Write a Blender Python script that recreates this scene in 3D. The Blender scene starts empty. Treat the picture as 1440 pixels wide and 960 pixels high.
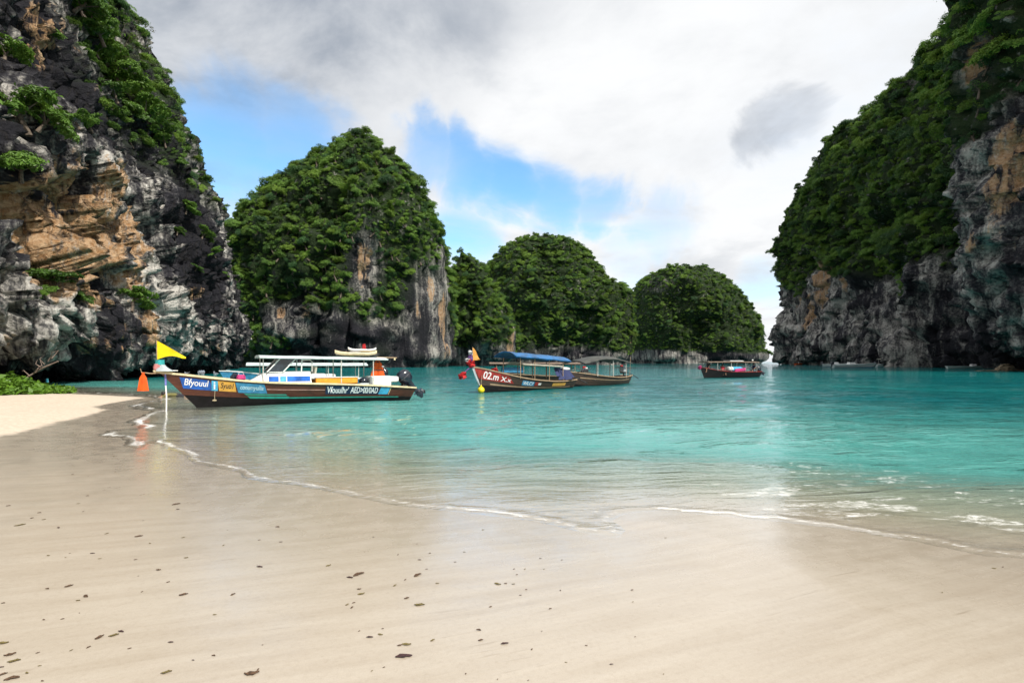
import bpy, bmesh, math, random
import numpy as np
from mathutils import Vector, Matrix
from mathutils.bvhtree import BVHTree

R = math.radians
sc = bpy.context.scene
COL = sc.collection
random.seed(7)
rng = np.random.default_rng(11)

# ------------------------------------------------------------------ camera
EYE = 1.8
cam_d = bpy.data.cameras.new('camera')
cam_d.sensor_width = 36.0
cam_d.lens = 18.0
cam_d.shift_y = 28.0 / 1440.0
cam_d.clip_start = 0.1
cam_d.clip_end = 30000.0
cam = bpy.data.objects.new('camera', cam_d)
cam.location = (0, 0, EYE)
cam.rotation_euler = (R(90), 0, 0)
COL.objects.link(cam)
sc.camera = cam

# ------------------------------------------------------------------ node helper
class NT:
    def __init__(self, tree):
        self.t = tree
        self.n = tree.nodes
        self.n.clear()

    def link(self, a, b):
        self.t.links.new(a, b)

    def put(self, sock, v):
        if isinstance(v, bpy.types.NodeSocket):
            self.t.links.new(v, sock)
        elif v is not None:
            if sock.type == 'RGBA' and not hasattr(v, '__len__'):
                v = (v, v, v, 1)
            elif sock.type == 'RGBA' and len(v) == 3:
                v = (*v, 1)
            sock.default_value = v

    def node(self, kind, ins=None, **props):
        nd = self.n.new(kind)
        for k, v in props.items():
            setattr(nd, k, v)
        for k, v in (ins or {}).items():
            self.put(nd.inputs[k], v)
        return nd

    def math(self, op, a, b=None, c=None, clamp=False):
        nd = self.n.new('ShaderNodeMath')
        nd.operation = op
        nd.use_clamp = clamp
        for i, v in enumerate((a, b, c)):
            if v is not None:
                self.put(nd.inputs[i], v)
        return nd.outputs[0]

    def vmath(self, op, a, b=None, scale=None):
        nd = self.n.new('ShaderNodeVectorMath')
        nd.operation = op
        self.put(nd.inputs[0], a)
        if b is not None:
            self.put(nd.inputs[1], b)
        if scale is not None:
            self.put(nd.inputs['Scale'], scale)
        return nd.outputs['Value'] if op in ('DOT_PRODUCT', 'LENGTH', 'DISTANCE') else nd.outputs['Vector']

    def noise(self, vec, scale=1.0, detail=4, rough=0.55, dist=0.0, color=False):
        nd = self.node('ShaderNodeTexNoise', {'Vector': vec, 'Scale': scale, 'Detail': detail, 'Roughness': rough, 'Distortion': dist})
        return nd.outputs['Color'] if color else nd.outputs['Fac']

    def voro(self, vec, scale=1.0, feature='F1', out='Distance'):
        nd = self.node('ShaderNodeTexVoronoi', {'Vector': vec, 'Scale': scale}, feature=feature)
        return nd.outputs[out]

    def smooth(self, v, a, b, lo=0.0, hi=1.0, kind='SMOOTHSTEP'):
        nd = self.node('ShaderNodeMapRange', None, interpolation_type=kind)
        for k, x in zip(('Value', 'From Min', 'From Max', 'To Min', 'To Max'), (v, a, b, lo, hi)):
            self.put(nd.inputs[k], x)
        return nd.outputs['Result']

    def mix(self, f, a, b, mode='MIX'):
        nd = self.n.new('ShaderNodeMix')
        nd.data_type = 'RGBA'
        nd.blend_type = mode
        self.put(nd.inputs[0], f)
        self.put(nd.inputs[6], a)
        self.put(nd.inputs[7], b)
        return nd.outputs[2]

    def attr(self, name, out='Fac'):
        return self.node('ShaderNodeAttribute', None, attribute_name=name).outputs[out]

    def bump(self, h, strength=0.5, distance=0.1, normal=None):
        nd = self.node('ShaderNodeBump', {'Height': h, 'Strength': strength, 'Distance': distance})
        if normal is not None:
            self.put(nd.inputs['Normal'], normal)
        return nd.outputs['Normal']

    def mixsh(self, f, a, b):
        nd = self.n.new('ShaderNodeMixShader')
        self.put(nd.inputs[0], f)
        self.put(nd.inputs[1], a)
        self.put(nd.inputs[2], b)
        return nd.outputs[0]


def dirpx(px, py):
    return Vector(((px - 720) / 720.0, 1.0, (508 - py) / 720.0)).normalized()

# ------------------------------------------------------------------ world: Nishita sky behind a layer of cloud
SUN_EL, SUN_AZ = R(45), R(133)          # azimuth clockwise from +Y: the sun stands to the right, a little behind the beach
world = bpy.data.worlds.new('World')
sc.world = world
world.use_nodes = True
W = NT(world.node_tree)
sky = W.node('ShaderNodeTexSky', None, sky_type='NISHITA', sun_disc=False, sun_elevation=SUN_EL, sun_rotation=SUN_AZ)
sky.air_density = 1.0
sky.dust_density = 0.6
sky.ozone_density = 2.0
gen = W.node('ShaderNodeTexCoord').outputs['Generated']
sx = W.node('ShaderNodeSeparateXYZ', {0: gen})
zc = W.math('ADD', W.math('MAXIMUM', sx.outputs[2], 0.0), 0.16)
plane = W.node('ShaderNodeCombineXYZ', {0: W.math('DIVIDE', sx.outputs[0], zc), 1: W.math('DIVIDE', sx.outputs[1], zc), 2: 0.0}).outputs[0]
n_big = W.noise(W.vmath('ADD', plane, (3.1, 0.7, 0.0)), 0.75, 9, 0.56, 0.5)
n_mid = W.noise(W.vmath('ADD', plane, (7.3, 2.7, 4.0)), 1.5, 8, 0.6, 0.3)
warp = W.vmath('SUBTRACT', W.noise(gen, 3.6, 7, 0.6, 0.6, color=True), (0.5, 0.5, 0.5))
warped = W.vmath('NORMALIZE', W.vmath('ADD', gen, W.vmath('SCALE', warp, scale=0.22)))

def blob(px, py, r_in, r_out, amount=1.0):
    d = W.vmath('DOT_PRODUCT', warped, tuple(dirpx(px, py)))
    v = W.smooth(d, math.cos(R(r_out)), math.cos(R(r_in)))
    return W.math('MULTIPLY', v, amount)

def union(items):
    o = items[0]
    for i in items[1:]:
        o = W.math('MAXIMUM', o, i)
    return o

gaps = union([blob(300, 205, 1, 9, 0.8), blob(395, 215, 0.5, 8, 0.75), blob(270, 255, 1, 7, 0.6), blob(600, 225, 0.5, 5.5, .8), blob(660, 240, 0.5, 6, .9), blob(720, 258, 0.5, 6, .95), blob(780, 275, 0.5, 6, .9), blob(845, 290, 0.3, 5, .75),
              blob(650, 340, 0.5, 6, .62), blob(930, 325, 0.3, 6, 0.5), blob(880, 370, 0.3, 5, .4), blob(1080, 400, 0.5, 4, 0.45)])
cover = W.math('SUBTRACT', W.math('ADD', W.math('MULTIPLY', n_big, 0.7), 0.38), W.math('MULTIPLY', gaps, 0.62))
cover = W.math('ADD', cover, W.math('MULTIPLY', W.math('SUBTRACT', n_mid, 0.5), 0.55))
cloud = W.smooth(cover, 0.08, 0.72, 0.03, 1.0)
grey = union([blob(330, 45, 4, 21, 1.0), blob(560, 30, 2, 14, 0.75), blob(1062, 186, 0.3, 3.4, 1.05), blob(1090, 178, 0.3, 3.4, 1.15), blob(1122, 168, 0.3, 3.0, 1.0), blob(200, 120, 2, 10, .5)])
shade = W.math('ADD', W.math('MULTIPLY', W.math('MULTIPLY', grey, 0.70), W.smooth(n_mid, 0.30, 0.62, 0.45, 1.0)), W.math('MULTIPLY', W.smooth(n_mid, 0.40, 0.72), 0.34), clamp=True)
shade = W.math('MULTIPLY', shade, W.smooth(n_big, 0.25, 0.6, 0.6, 1.0))
ccol = W.mix(shade, (0.98, 0.99, 1.0), (0.27, 0.32, 0.40))
tinted = W.mix(1.0, sky.outputs[0], (0.74, 1.10, 1.20), 'MULTIPLY')
bg_sky = W.node('ShaderNodeBackground', {'Color': tinted, 'Strength': 0.15}).outputs[0]
bg_cl = W.node('ShaderNodeBackground', {'Color': ccol, 'Strength': 0.68}).outputs[0]
W.node('ShaderNodeOutputWorld', {'Surface': W.mixsh(cloud, bg_sky, bg_cl)})

# ------------------------------------------------------------------ sun
sun_d = bpy.data.lights.new('sun', 'SUN')
sun_d.energy = 3.7
sun_d.angle = R(2.0)
sun_d.color = (1.0, 0.94, 0.84)
sun = bpy.data.objects.new('sun', sun_d)
to_sun = Vector((math.sin(SUN_AZ) * math.cos(SUN_EL), math.cos(SUN_AZ) * math.cos(SUN_EL), math.sin(SUN_EL)))
sun.rotation_euler = to_sun.to_track_quat('Z', 'Y').to_euler()
sun.location = (60, -40, 120)
COL.objects.link(sun)

vs = sc.view_settings
vs.view_transform = 'Standard'
vs.look = 'None'
vs.exposure = 0.58
vs.gamma = 1.0
vs.use_curve_mapping = False
sc.cycles.use_denoising = True
sc.cycles.max_bounces = 6
sc.cycles.transparent_max_bounces = 12
sc.cycles.caustics_reflective = False
sc.cycles.caustics_refractive = False
sc.cycles.sample_clamp_indirect = 4.0

# ------------------------------------------------------------------ numpy noise
def _hash(ix, iy, iz, seed):
    h = (ix.astype(np.int64) * 374761393 + iy.astype(np.int64) * 668265263 + iz.astype(np.int64) * 2147483647 + seed * 974634721) & 0xFFFFFFFF
    h = ((h ^ (h >> 13)) * 1274126177) & 0xFFFFFFFF
    h = ((h ^ (h >> 15)) * 2246822519) & 0xFFFFFFFF
    h = h ^ (h >> 16)
    return (h & 0xFFFFFF) / float(0xFFFFFF)

def vnoise(p, seed=0):
    i = np.floor(p).astype(np.int64)
    f = p - i
    f = f * f * f * (f * (f * 6 - 15) + 10)
    out = 0
    for dx in (0, 1):
        wx = f[:, 0] if dx else 1 - f[:, 0]
        for dy in (0, 1):
            wy = f[:, 1] if dy else 1 - f[:, 1]
            for dz in (0, 1):
                wz = f[:, 2] if dz else 1 - f[:, 2]
                out = out + wx * wy * wz * _hash(i[:, 0] + dx, i[:, 1] + dy, i[:, 2] + dz, seed)
    return out * 2 - 1

def fbm(p, octaves=4, seed=0, gain=0.5, lac=2.03):
    a, s, o = 1.0, 0.0, 0.0
    q = np.array(p, dtype=float)
    for k in range(octaves):
        o = o + a * vnoise(q, seed + k * 17)
        s += a
        a *= gain
        q = q * lac + 11.3
    return o / s

def worley(p, seed=0):
    """distance to the nearest and second cell point, and the nearest cell's random value"""
    i = np.floor(p).astype(np.int64)
    d1 = np.full(len(p), 9.0)
    d2 = np.full(len(p), 9.0)
    val = np.zeros(len(p))
    for dx in (-1, 0, 1):
        for dy in (-1, 0, 1):
            for dz in (-1, 0, 1):
                c = i + np.array([dx, dy, dz])
                q = np.stack([c[:, k] + _hash(c[:, 0], c[:, 1], c[:, 2], seed + 31 * k) for k in range(3)], 1)
                d = np.linalg.norm(p - q, axis=1)
                v = _hash(c[:, 0], c[:, 1], c[:, 2], seed + 99)
                near = d < d1
                d2 = np.where(near, d1, np.minimum(d2, d))
                val = np.where(near, v, val)
                d1 = np.where(near, d, d1)
    return d1, d2, val

def facets(p, scale, seed, step, tilt):
    """fractured rock: every cell is a flat chip with its own set-back and tilt"""
    scale = np.asarray(scale, float)
    w = p * scale
    i = np.floor(w).astype(np.int64)
    best = np.full(len(p), 1e9)
    rel = np.zeros_like(p)
    key = np.zeros((len(p), 3), np.int64)
    for dx in (-1, 0, 1):
        for dy in (-1, 0, 1):
            for dz in (-1, 0, 1):
                c = i + np.array([dx, dy, dz])
                q = np.stack([c[:, k] + _hash(c[:, 0], c[:, 1], c[:, 2], seed + 31 * k) for k in range(3)], 1)
                d = ((w - q) ** 2).sum(1)
                near = d < best
                best = np.where(near, d, best)
                rel[near] = (w - q)[near]
                key[near] = c[near]
    r = [_hash(key[:, 0], key[:, 1], key[:, 2], seed + 200 + k) for k in range(4)]
    g = np.stack(r[:3], 1) * 2 - 1
    return (r[3] - .5) * step + (rel / scale * g).sum(1) * tilt

def sstep(x, a, b):
    t = np.clip((x - a) / (b - a), 0, 1)
    return t * t * (3 - 2 * t)

# ------------------------------------------------------------------ object helpers
def np_mesh(name, verts, faces, mats, smooth=True, attrs=None, mat_index=None):
    me = bpy.data.meshes.new(name)
    verts = np.asarray(verts, dtype=np.float32)
    faces = np.asarray(faces, dtype=np.int32)
    k = faces.shape[1]
    me.vertices.add(len(verts))
    me.vertices.foreach_set('co', verts.ravel())
    me.loops.add(faces.size)
    me.loops.foreach_set('vertex_index', faces.ravel())
    me.polygons.add(len(faces))
    me.polygons.foreach_set('loop_start', np.arange(0, faces.size, k, dtype=np.int32))
    me.polygons.foreach_set('loop_total', np.full(len(faces), k, dtype=np.int32))
    if mat_index is not None:
        me.polygons.foreach_set('material_index', np.asarray(mat_index, dtype=np.int32))
    for m in (mats if isinstance(mats, (list, tuple)) else [mats]):
        me.materials.append(m)
    me.update(calc_edges=True)
    me.polygons.foreach_set('use_smooth', np.full(len(faces), smooth, dtype=bool))
    for an, av in (attrs or {}).items():
        a = me.attributes.new(an, 'FLOAT', 'POINT')
        a.data.foreach_set('value', np.asarray(av, dtype=np.float32))
    return me

def link(name, data, parent=None):
    o = bpy.data.objects.new(name, data)
    COL.objects.link(o)
    if parent is not None:
        o.parent = parent
    return o

def tag(o, label=None, cat=None, group=None, kind=None):
    if label: o['label'] = label
    if cat: o['category'] = cat
    if group: o['group'] = group
    if kind: o['kind'] = kind
    return o

def empty(name, loc=(0, 0, 0), rz=0.0):
    o = link(name, None)
    o.location = loc
    o.rotation_euler = (0, 0, rz)
    return o

def grid_faces(nu, nv, close_u=False):
    u = np.arange(nu if close_u else nu - 1)
    v = np.arange(nv - 1)
    U, V = np.meshgrid(u, v, indexing='ij')
    a = U * nv + V
    b = ((U + 1) % nu) * nv + V
    return np.stack([a, b, b + 1, a + 1], -1).reshape(-1, 4)

# ------------------------------------------------------------------ materials
def new_mat(name):
    m = bpy.data.materials.new(name)
    m.use_nodes = True
    return m, NT(m.node_tree)

def out(N, sh):
    N.node('ShaderNodeOutputMaterial', {'Surface': sh})

def plain(name, col, rough=0.5, metal=0.0, var=0.15, scale=6.0, spec=0.5, bump=0.0, trans=0.0):
    m, N = new_mat(name)
    co = N.node('ShaderNodeTexCoord').outputs['Object']
    n = N.noise(co, scale, 5, 0.6)
    dark = tuple(c * (1 - var * 1.6) for c in col)
    lite = tuple(min(1, c * (1 + var)) for c in col)
    c = N.mix(N.smooth(n, 0.3, 0.7), dark, lite)
    p = N.node('ShaderNodeBsdfPrincipled', {'Base Color': c, 'Roughness': N.smooth(n, 0.2, 0.8, max(0.03, rough - .08), min(1, rough + .1)), 'Metallic': metal, 'Specular IOR Level': spec})
    if bump:
        N.put(p.inputs['Normal'], N.bump(N.noise(co, scale * 4, 4), bump, 0.02))
    sh = p.outputs[0]
    if trans:
        t = N.node('ShaderNodeBsdfTranslucent', {'Color': c}).outputs[0]
        sh = N.mixsh(trans, sh, t)
    out(N, sh)
    return m

def wood(name, dark, lite, scale=3.0, rough=0.45):
    m, N = new_mat(name)
    co = N.node('ShaderNodeTexCoord').outputs['Object']
    st = N.vmath('MULTIPLY', co, (0.6, 6.0, 9.0))
    n = N.noise(st, scale, 6, 0.62, 0.6)
    blot = N.noise(co, 1.7, 4, 0.6)
    c = N.mix(N.smooth(n, 0.3, 0.72), dark, lite)
    c = N.mix(N.smooth(blot, 0.5, 0.75, 0, 0.6), c, tuple(x * 0.45 for x in dark))
    p = N.node('ShaderNodeBsdfPrincipled', {'Base Color': c, 'Roughness': rough, 'Normal': N.bump(n, 0.25, 0.01)})
    out(N, p.outputs[0])
    return m

def rock_material(name, ochre_lo, ochre_hi, streak=(0.62, 0.62, 0.10), fine=1.0, pale=0.42, dark_bias=0.0, crackf=1.0):
    m, N = new_mat(name)
    pos = N.node('ShaderNodeNewGeometry').outputs['Position']
    st = N.vmath('MULTIPLY', pos, streak)
    n1 = N.noise(st, 1.0 * fine, 8, 0.62, 0.8)
    n2 = N.noise(pos, 0.16 * fine, 6, 0.6, 0.4)
    n3 = N.noise(pos, 2.6 * fine, 7, 0.65, 0.3)
    och = N.attr('ochre')
    dk = N.attr('dark')
    v = N.math('ADD', N.math('MULTIPLY', n1, 0.75), N.math('MULTIPLY', n3, 0.38))
    v = N.math('ADD', v, N.math('MULTIPLY', N.math('SUBTRACT', n2, 0.5), 0.35))
    v = N.math('SUBTRACT', v, N.math('ADD', N.math('MULTIPLY', dk, 0.30), dark_bias))
    cr = N.node('ShaderNodeValToRGB', {'Fac': v})
    e = cr.color_ramp.elements
    e[0].position = 0.43; e[0].color = (0.012, 0.012, 0.017, 1)
    e[1].position = 0.69; e[1].color = (pale, pale * 0.97, pale * 0.90, 1)
    for p_, c_ in ((0.50, (0.034, 0.033, 0.040)), (0.56, (0.125, 0.122, 0.12)), (0.62, (pale * .62, pale * .59, pale * .55))):
        x = e.new(p_); x.color = (*c_, 1)
    oc = N.mix(N.smooth(n3, 0.32, 0.68), ochre_lo, ochre_hi)
    oc = N.mix(N.smooth(n1, 0.52, 0.75, 0, 0.55), oc, (0.56, 0.44, 0.31))
    of = N.smooth(N.math('ADD', och, N.math('ADD', N.math('MULTIPLY', N.math('SUBTRACT', n1, 0.52), 1.9), N.math('MULTIPLY', N.math('SUBTRACT', n2, 0.5), 1.0))), 0.36, 0.60)
    of = N.math('MULTIPLY', of, N.smooth(N.noise(N.vmath('MULTIPLY', pos, tuple(3 * k for k in streak)), 1.0 * fine, 5, 0.65, 0.5), 0.34, 0.5, 0.25, 1.0))
    c = N.mix(of, cr.outputs[0], oc)
    crack = N.voro(N.vmath('ADD', N.vmath('MULTIPLY', pos, (1, 1, 0.6)), N.vmath('SCALE', N.noise(pos, 0.8, 4, color=True), scale=1.2)), 0.42 * fine, 'DISTANCE_TO_EDGE')
    h = N.math('ADD', N.math('MULTIPLY', n3, 0.55), N.math('MULTIPLY', n1, 0.9))
    h = N.math('ADD', h, N.math('MULTIPLY', N.smooth(crack, 0.0, 0.10), 0.30 * crackf))
    c = N.mix(N.math('MULTIPLY', N.smooth(crack, 0.0, 0.035, 1, 0), 0.55 * crackf), c, (0.02, 0.017, 0.014))
    moss_shade = N.math('MULTIPLY', N.attr('veg'), N.smooth(N.noise(pos, 0.9 * fine, 5), 0.25, 0.45))
    c = N.mix(moss_shade, c, (0.018, 0.034, 0.010))  # dark moss tint, also painted so gaps between crowns look like foliage shadow
    p = N.node('ShaderNodeBsdfPrincipled', {'Base Color': c, 'Roughness': 0.85, 'Specular IOR Level': 0.25, 'Normal': N.bump(h, 1.0, 0.95 / fine)})
    out(N, p.outputs[0])
    return m

def foliage_material(name, lo, hi, var=1.0):
    m, N = new_mat(name)
    pos = N.node('ShaderNodeNewGeometry').outputs['Position']
    oi = N.node('ShaderNodeObjectInfo').outputs['Random']
    t = N.attr('tint')
    n = N.noise(pos, 0.09, 4)
    f = N.math('ADD', N.math('MULTIPLY', t, 0.55), N.math('MULTIPLY', oi, 0.32))
    f = N.math('ADD', f, N.smooth(n, 0.35, 0.65, -0.15, 0.22), clamp=True)
    c = N.mix(f, lo, hi)
    c = N.mix(N.smooth(oi, 0.86, 1.0, 0, 0.45), c, (0.10, 0.13, 0.022))
    d = N.node('ShaderNodeBsdfPrincipled', {'Base Color': c, 'Roughness': 0.5, 'Specular IOR Level': 0.35}).outputs[0]
    tr = N.node('ShaderNodeBsdfTranslucent', {'Color': N.mix(0.5, c, (0.10, 0.16, 0.012))}).outputs[0]
    out(N, N.mixsh(0.28, d, tr))
    return m

M = {}
M['rock_near'] = rock_material('limestone_near', (0.33, 0.175, 0.075), (0.60, 0.42, 0.26), streak=(0.75, 0.75, 0.12), fine=1.0, pale=0.62)
M['rock_right'] = rock_material('limestone_right', (0.33, 0.18, 0.085), (0.52, 0.35, 0.22), streak=(0.42, 0.42, 0.07), fine=0.8, pale=0.52, dark_bias=-0.045, crackf=0.25)
M['rock_far'] = rock_material('limestone_far', (0.30, 0.165, 0.075), (0.50, 0.35, 0.23), streak=(0.60, 0.60, 0.045), fine=0.75, pale=0.44, dark_bias=-0.01, crackf=0.0)
M['leaf'] = foliage_material('jungle_leaves', (0.034, 0.086, 0.020), (0.245, 0.43, 0.070))
M['leaf_lime'] = foliage_material('light_jungle_leaves', (0.050, 0.105, 0.014), (0.27, 0.43, 0.060))
M['leaf_deep'] = foliage_material('deep_jungle_leaves', (0.016, 0.050, 0.020), (0.085, 0.20, 0.060))
M['leaf_near'] = foliage_material('cliff_bush_leaves', (0.028, 0.075, 0.012), (0.16, 0.30, 0.040))
M['leaf_grey'] = foliage_material('dry_sapling_leaves', (0.06, 0.065, 0.04), (0.15, 0.15, 0.10))
M['grass'] = foliage_material('beach_creeper_leaves', (0.05, 0.12, 0.010), (0.17, 0.32, 0.030))
M['bark'] = plain('bark', (0.11, 0.085, 0.065), 0.85, var=0.4, bump=0.4)

# ------------------------------------------------------------------ shoreline and ground
def gp(px, py):
    """ground point (sea level) of a photograph pixel; used to lay out the shoreline in metres"""
    y = 720 * EYE / (py - 508.0)
    return ((px - 720) / 720.0 * y, y)

SHORE = [(70.0, -14.0), (30.0, -4.0), (14.0, 1.2), (8.0, 3.4)] + [gp(*q) for q in (
    (1440, 781), (1370, 773), (1300, 761), (1240, 751), (1180, 741), (1100, 730), (1010, 722), (920, 716), (868, 720), (852, 731), (872, 745), (862, 753), (820, 745), (750, 731), (680, 722), (600, 714), (510, 700),
    (420, 683), (355, 671), (300, 657), (262, 643), (232, 629), (212, 621), (196, 629), (172, 622), (152, 612), (160, 606), (185, 603), (200, 604), (190, 598), (181, 592), (200, 585), (222, 578), (200, 573), (182, 571), (205, 566), (225, 561), (200, 556), (150, 553), (95, 551))] + [
    (-29.0, 32.5), (-36.0, 36.0), (-60.0, 40.0)]
LAND = np.array(SHORE + [(-400.0, 40.0), (-400.0, -400.0), (400.0, -400.0), (400.0, -14.0)])
DRY = np.array([gp(*q) for q in ((-160, 640), (-60, 630), (0, 617), (45, 607), (80, 596), (110, 590), (148, 578), (132, 573), (150, 569), (190, 562), (212, 559), (150, 557), (100, 555))] + [(-30.0, 30.5), (-60.0, 36.0), (-60.0, 10.0), (-20.0, 8.0)])

def signed(poly, p):
    """distance to a closed polygon, negative inside"""
    a = poly
    b = np.roll(poly, -1, 0)
    d = np.full(len(p), 1e9)
    inside = np.zeros(len(p), bool)
    for (ax, ay), (bx, by) in zip(a, b):
        ex, ey = bx - ax, by - ay
        L = ex * ex + ey * ey + 1e-12
        t = np.clip(((p[:, 0] - ax) * ex + (p[:, 1] - ay) * ey) / L, 0, 1)
        d = np.minimum(d, np.hypot(p[:, 0] - ax - t * ex, p[:, 1] - ay - t * ey))
        c = (ay > p[:, 1]) != (by > p[:, 1])
        xi = ax + (p[:, 1] - ay) * ex / (ey if abs(ey) > 1e-12 else 1e-12)
        inside ^= c & (p[:, 0] < xi)
    return np.where(inside, -d, d)

def shore_dist(x, y):
    p = np.stack([x, y], 1)
    d = signed(LAND, p)
    q = np.stack([x * 1.1, y * 1.1, np.zeros_like(x)], 1)
    near = np.clip(1 - np.abs(d) / 6.0, 0, 1)
    wob = fbm(q, 4, 5) * 0.20 + fbm(q * 6, 3, 9) * 0.035
    return d + wob * near * np.clip(np.hypot(x, y) / 9.0, 0.45, 2.0)

def sand_height(x, y, d):
    land = np.minimum(0.030 * -d, 0.20 + 0.012 * -d)
    land = np.minimum(land, 0.55)
    q = np.stack([x, y, np.zeros_like(x)], 1)
    sea = np.where(d < 14, -0.050 * d, -0.70 - (d - 14) * 0.045)
    sea = np.maximum(sea, -7.0)
    z = np.where(d < 0, land, sea)
    z = z + fbm(q * 0.35, 3, 21) * 0.012 * np.clip(-d / 1.0, 0, 1)
    dry = signed(DRY, q[:, :2])
    z = z + sstep(-dry, 0.0, 1.2) * (0.05 + 0.03 * fbm(q * 1.7, 4, 33))
    return z

def polar(rings, front, back):
    """full circle of angles, dense towards +Y; returns x, y of a rings x angles grid"""
    a = np.concatenate([np.linspace(-56, 56, front), np.linspace(56, 304, back + 2)[1:-1]])
    A = np.radians(a)
    Rr, AA = np.meshgrid(rings, A, indexing='ij')
    return (Rr * np.sin(AA)).ravel(), (Rr * np.cos(AA)).ravel(), len(a)

def polar_faces(nr, na):
    i = np.arange(nr - 1)
    j = np.arange(na)
    I, J = np.meshgrid(i, j, indexing='ij')
    a = I * na + J
    b = I * na + (J + 1) % na
    return np.stack([a, b, b + na, a + na], -1).reshape(-1, 4)

def ring_list(start, step, last, grow, far):
    r = [start]
    while r[-1] < last:
        r.append(r[-1] + max(0.02, step * r[-1] * r[-1] / 1296.0))
    while r[-1] < far:
        r.append(r[-1] * grow)
    return np.array(r)

# sand material
def sand_material():
    m, N = new_mat('beach_sand')
    pos = N.node('ShaderNodeNewGeometry').outputs['Position']
    ang = R(21)
    rot = N.node('ShaderNodeVectorRotate', {'Vector': pos, 'Angle': -ang}, rotation_type='Z_AXIS').outputs[0]
    st = N.vmath('MULTIPLY', N.vmath('ADD', rot, N.vmath('SCALE', N.noise(pos, 0.25, 3, color=True), scale=0.35)), (0.55, 6.5, 1.0))
    streak = N.noise(st, 1.0, 7, 0.66, 0.0)
    st2 = N.vmath('MULTIPLY', rot, (1.6, 22.0, 1.0))
    streak2 = N.noise(st2, 1.0, 4, 0.6, 0.1)
    blot = N.noise(pos, 0.55, 5, 0.6)
    grain = N.noise(pos, 190.0, 2, 0.7)
    lump = N.noise(pos, 9.0, 5, 0.6)
    sm = N.noise(pos, 3.2, 6, 0.62, 0.4)
    dry = N.smooth(N.math('ADD', N.attr('dry'), N.math('MULTIPLY', N.math('SUBTRACT', sm, 0.5), 0.55)), -0.14, 0.14)
    seadist = N.attr('shore')
    wetc = N.mix(N.smooth(streak, 0.30, 0.70), (0.405, 0.345, 0.272), (0.485, 0.428, 0.352))
    wetc = N.mix(N.smooth(blot, 0.35, 0.68, 0, 0.5), wetc, (0.50, 0.442, 0.364))
    mark = N.math('MULTIPLY', N.smooth(streak2, 0.60, 0.76, 0, 0.6), N.smooth(blot, 0.42, 0.6))
    wetc = N.mix(mark, wetc, (0.20, 0.145, 0.09))
    dryc = N.mix(N.smooth(lump, 0.35, 0.7), (0.56, 0.47, 0.375), (0.68, 0.595, 0.49))
    foot = N.smooth(N.noise(N.vmath('MULTIPLY', pos, (1.3, 0.9, 1)), 1.3, 3), 0.62, 0.72, 0, 0.4)
    dryc = N.mix(foot, dryc, (0.46, 0.37, 0.28))
    c = N.mix(dry, wetc, dryc)
    c = N.mix(N.smooth(N.noise(pos, 28.0, 5, 0.7), 0.45, 0.75, 0, 0.22), c, (0.25, 0.19, 0.13))
    c = N.mix(N.smooth(grain, 0.30, 0.75, 0, 0.26), c, (0.24, 0.18, 0.12))
    # sheen of wet sand: glossier close to the water, patchy
    gl = N.smooth(N.math('ADD', seadist, N.math('MULTIPLY', N.math('SUBTRACT', blot, 0.5), 3.0)), -4.2, -0.3)
    rough = N.math('ADD', N.math('MULTIPLY', gl, -0.18), 0.44)
    rough = N.math('ADD', rough, N.math('MULTIPLY', N.math('SUBTRACT', sm, 0.5), 0.22))
    rough = N.math('ADD', rough, N.math('MULTIPLY', dry, 0.5), clamp=True)
    h = N.math('ADD', N.math('MULTIPLY', streak, 0.8), N.math('MULTIPLY', streak2, 0.6))
    h = N.math('ADD', h, N.math('MULTIPLY', N.noise(pos, 28.0, 5, 0.7), 0.25))
    h = N.math('ADD', h, N.math('MULTIPLY', grain, 0.05))
    h = N.math('ADD', h, N.math('MULTIPLY', N.math('MULTIPLY', lump, dry), 3.0))
    film = N.math('MULTIPLY', N.math('SUBTRACT', 1.0, dry), N.math('ADD', 0.35, N.math('MULTIPLY', gl, 0.65)))
    film = N.math('MULTIPLY', film, N.smooth(seadist, -0.05, 0.10, 1.0, 0.0))
    crough = N.math('ADD', 0.13, N.math('MULTIPLY', N.smooth(sm, 0.3, 0.7), 0.14))
    p = N.node('ShaderNodeBsdfPrincipled', {'Base Color': c, 'Roughness': rough, 'Specular IOR Level': N.math('SUBTRACT', 0.5, N.math('MULTIPLY', dry, 0.4)), 'Normal': N.bump(h, 0.24, 0.009),
        'Coat Weight': film, 'Coat Roughness': crough, 'Coat IOR': 1.36, 'Coat Normal': N.bump(h, 0.10, 0.008)})
    out(N, p.outputs[0])
    return m
M['sand'] = sand_material()

rr = np.concatenate([[0.05, 0.5, 1.0, 1.6, 2.1], ring_list(2.5, 1.6, 60.0, 1.10, 12000.0)])
gx, gy, na = polar(rr, 300, 70)
gd = shore_dist(gx, gy)
gz = sand_height(gx, gy, gd)
gdry = -signed(DRY, np.stack([gx, gy], 1))
beach = link('beach', np_mesh('beach', np.stack([gx, gy, gz], 1), polar_faces(len(rr), na), M['sand'], attrs={'shore': gd, 'dry': gdry}))
tag(beach, 'pale wet sand beach running down under the shallow water', 'beach', kind='structure')

def ground_z(x, y):
    x = np.array([x], float); y = np.array([y], float)
    return float(sand_height(x, y, shore_dist(x, y))[0])

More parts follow.
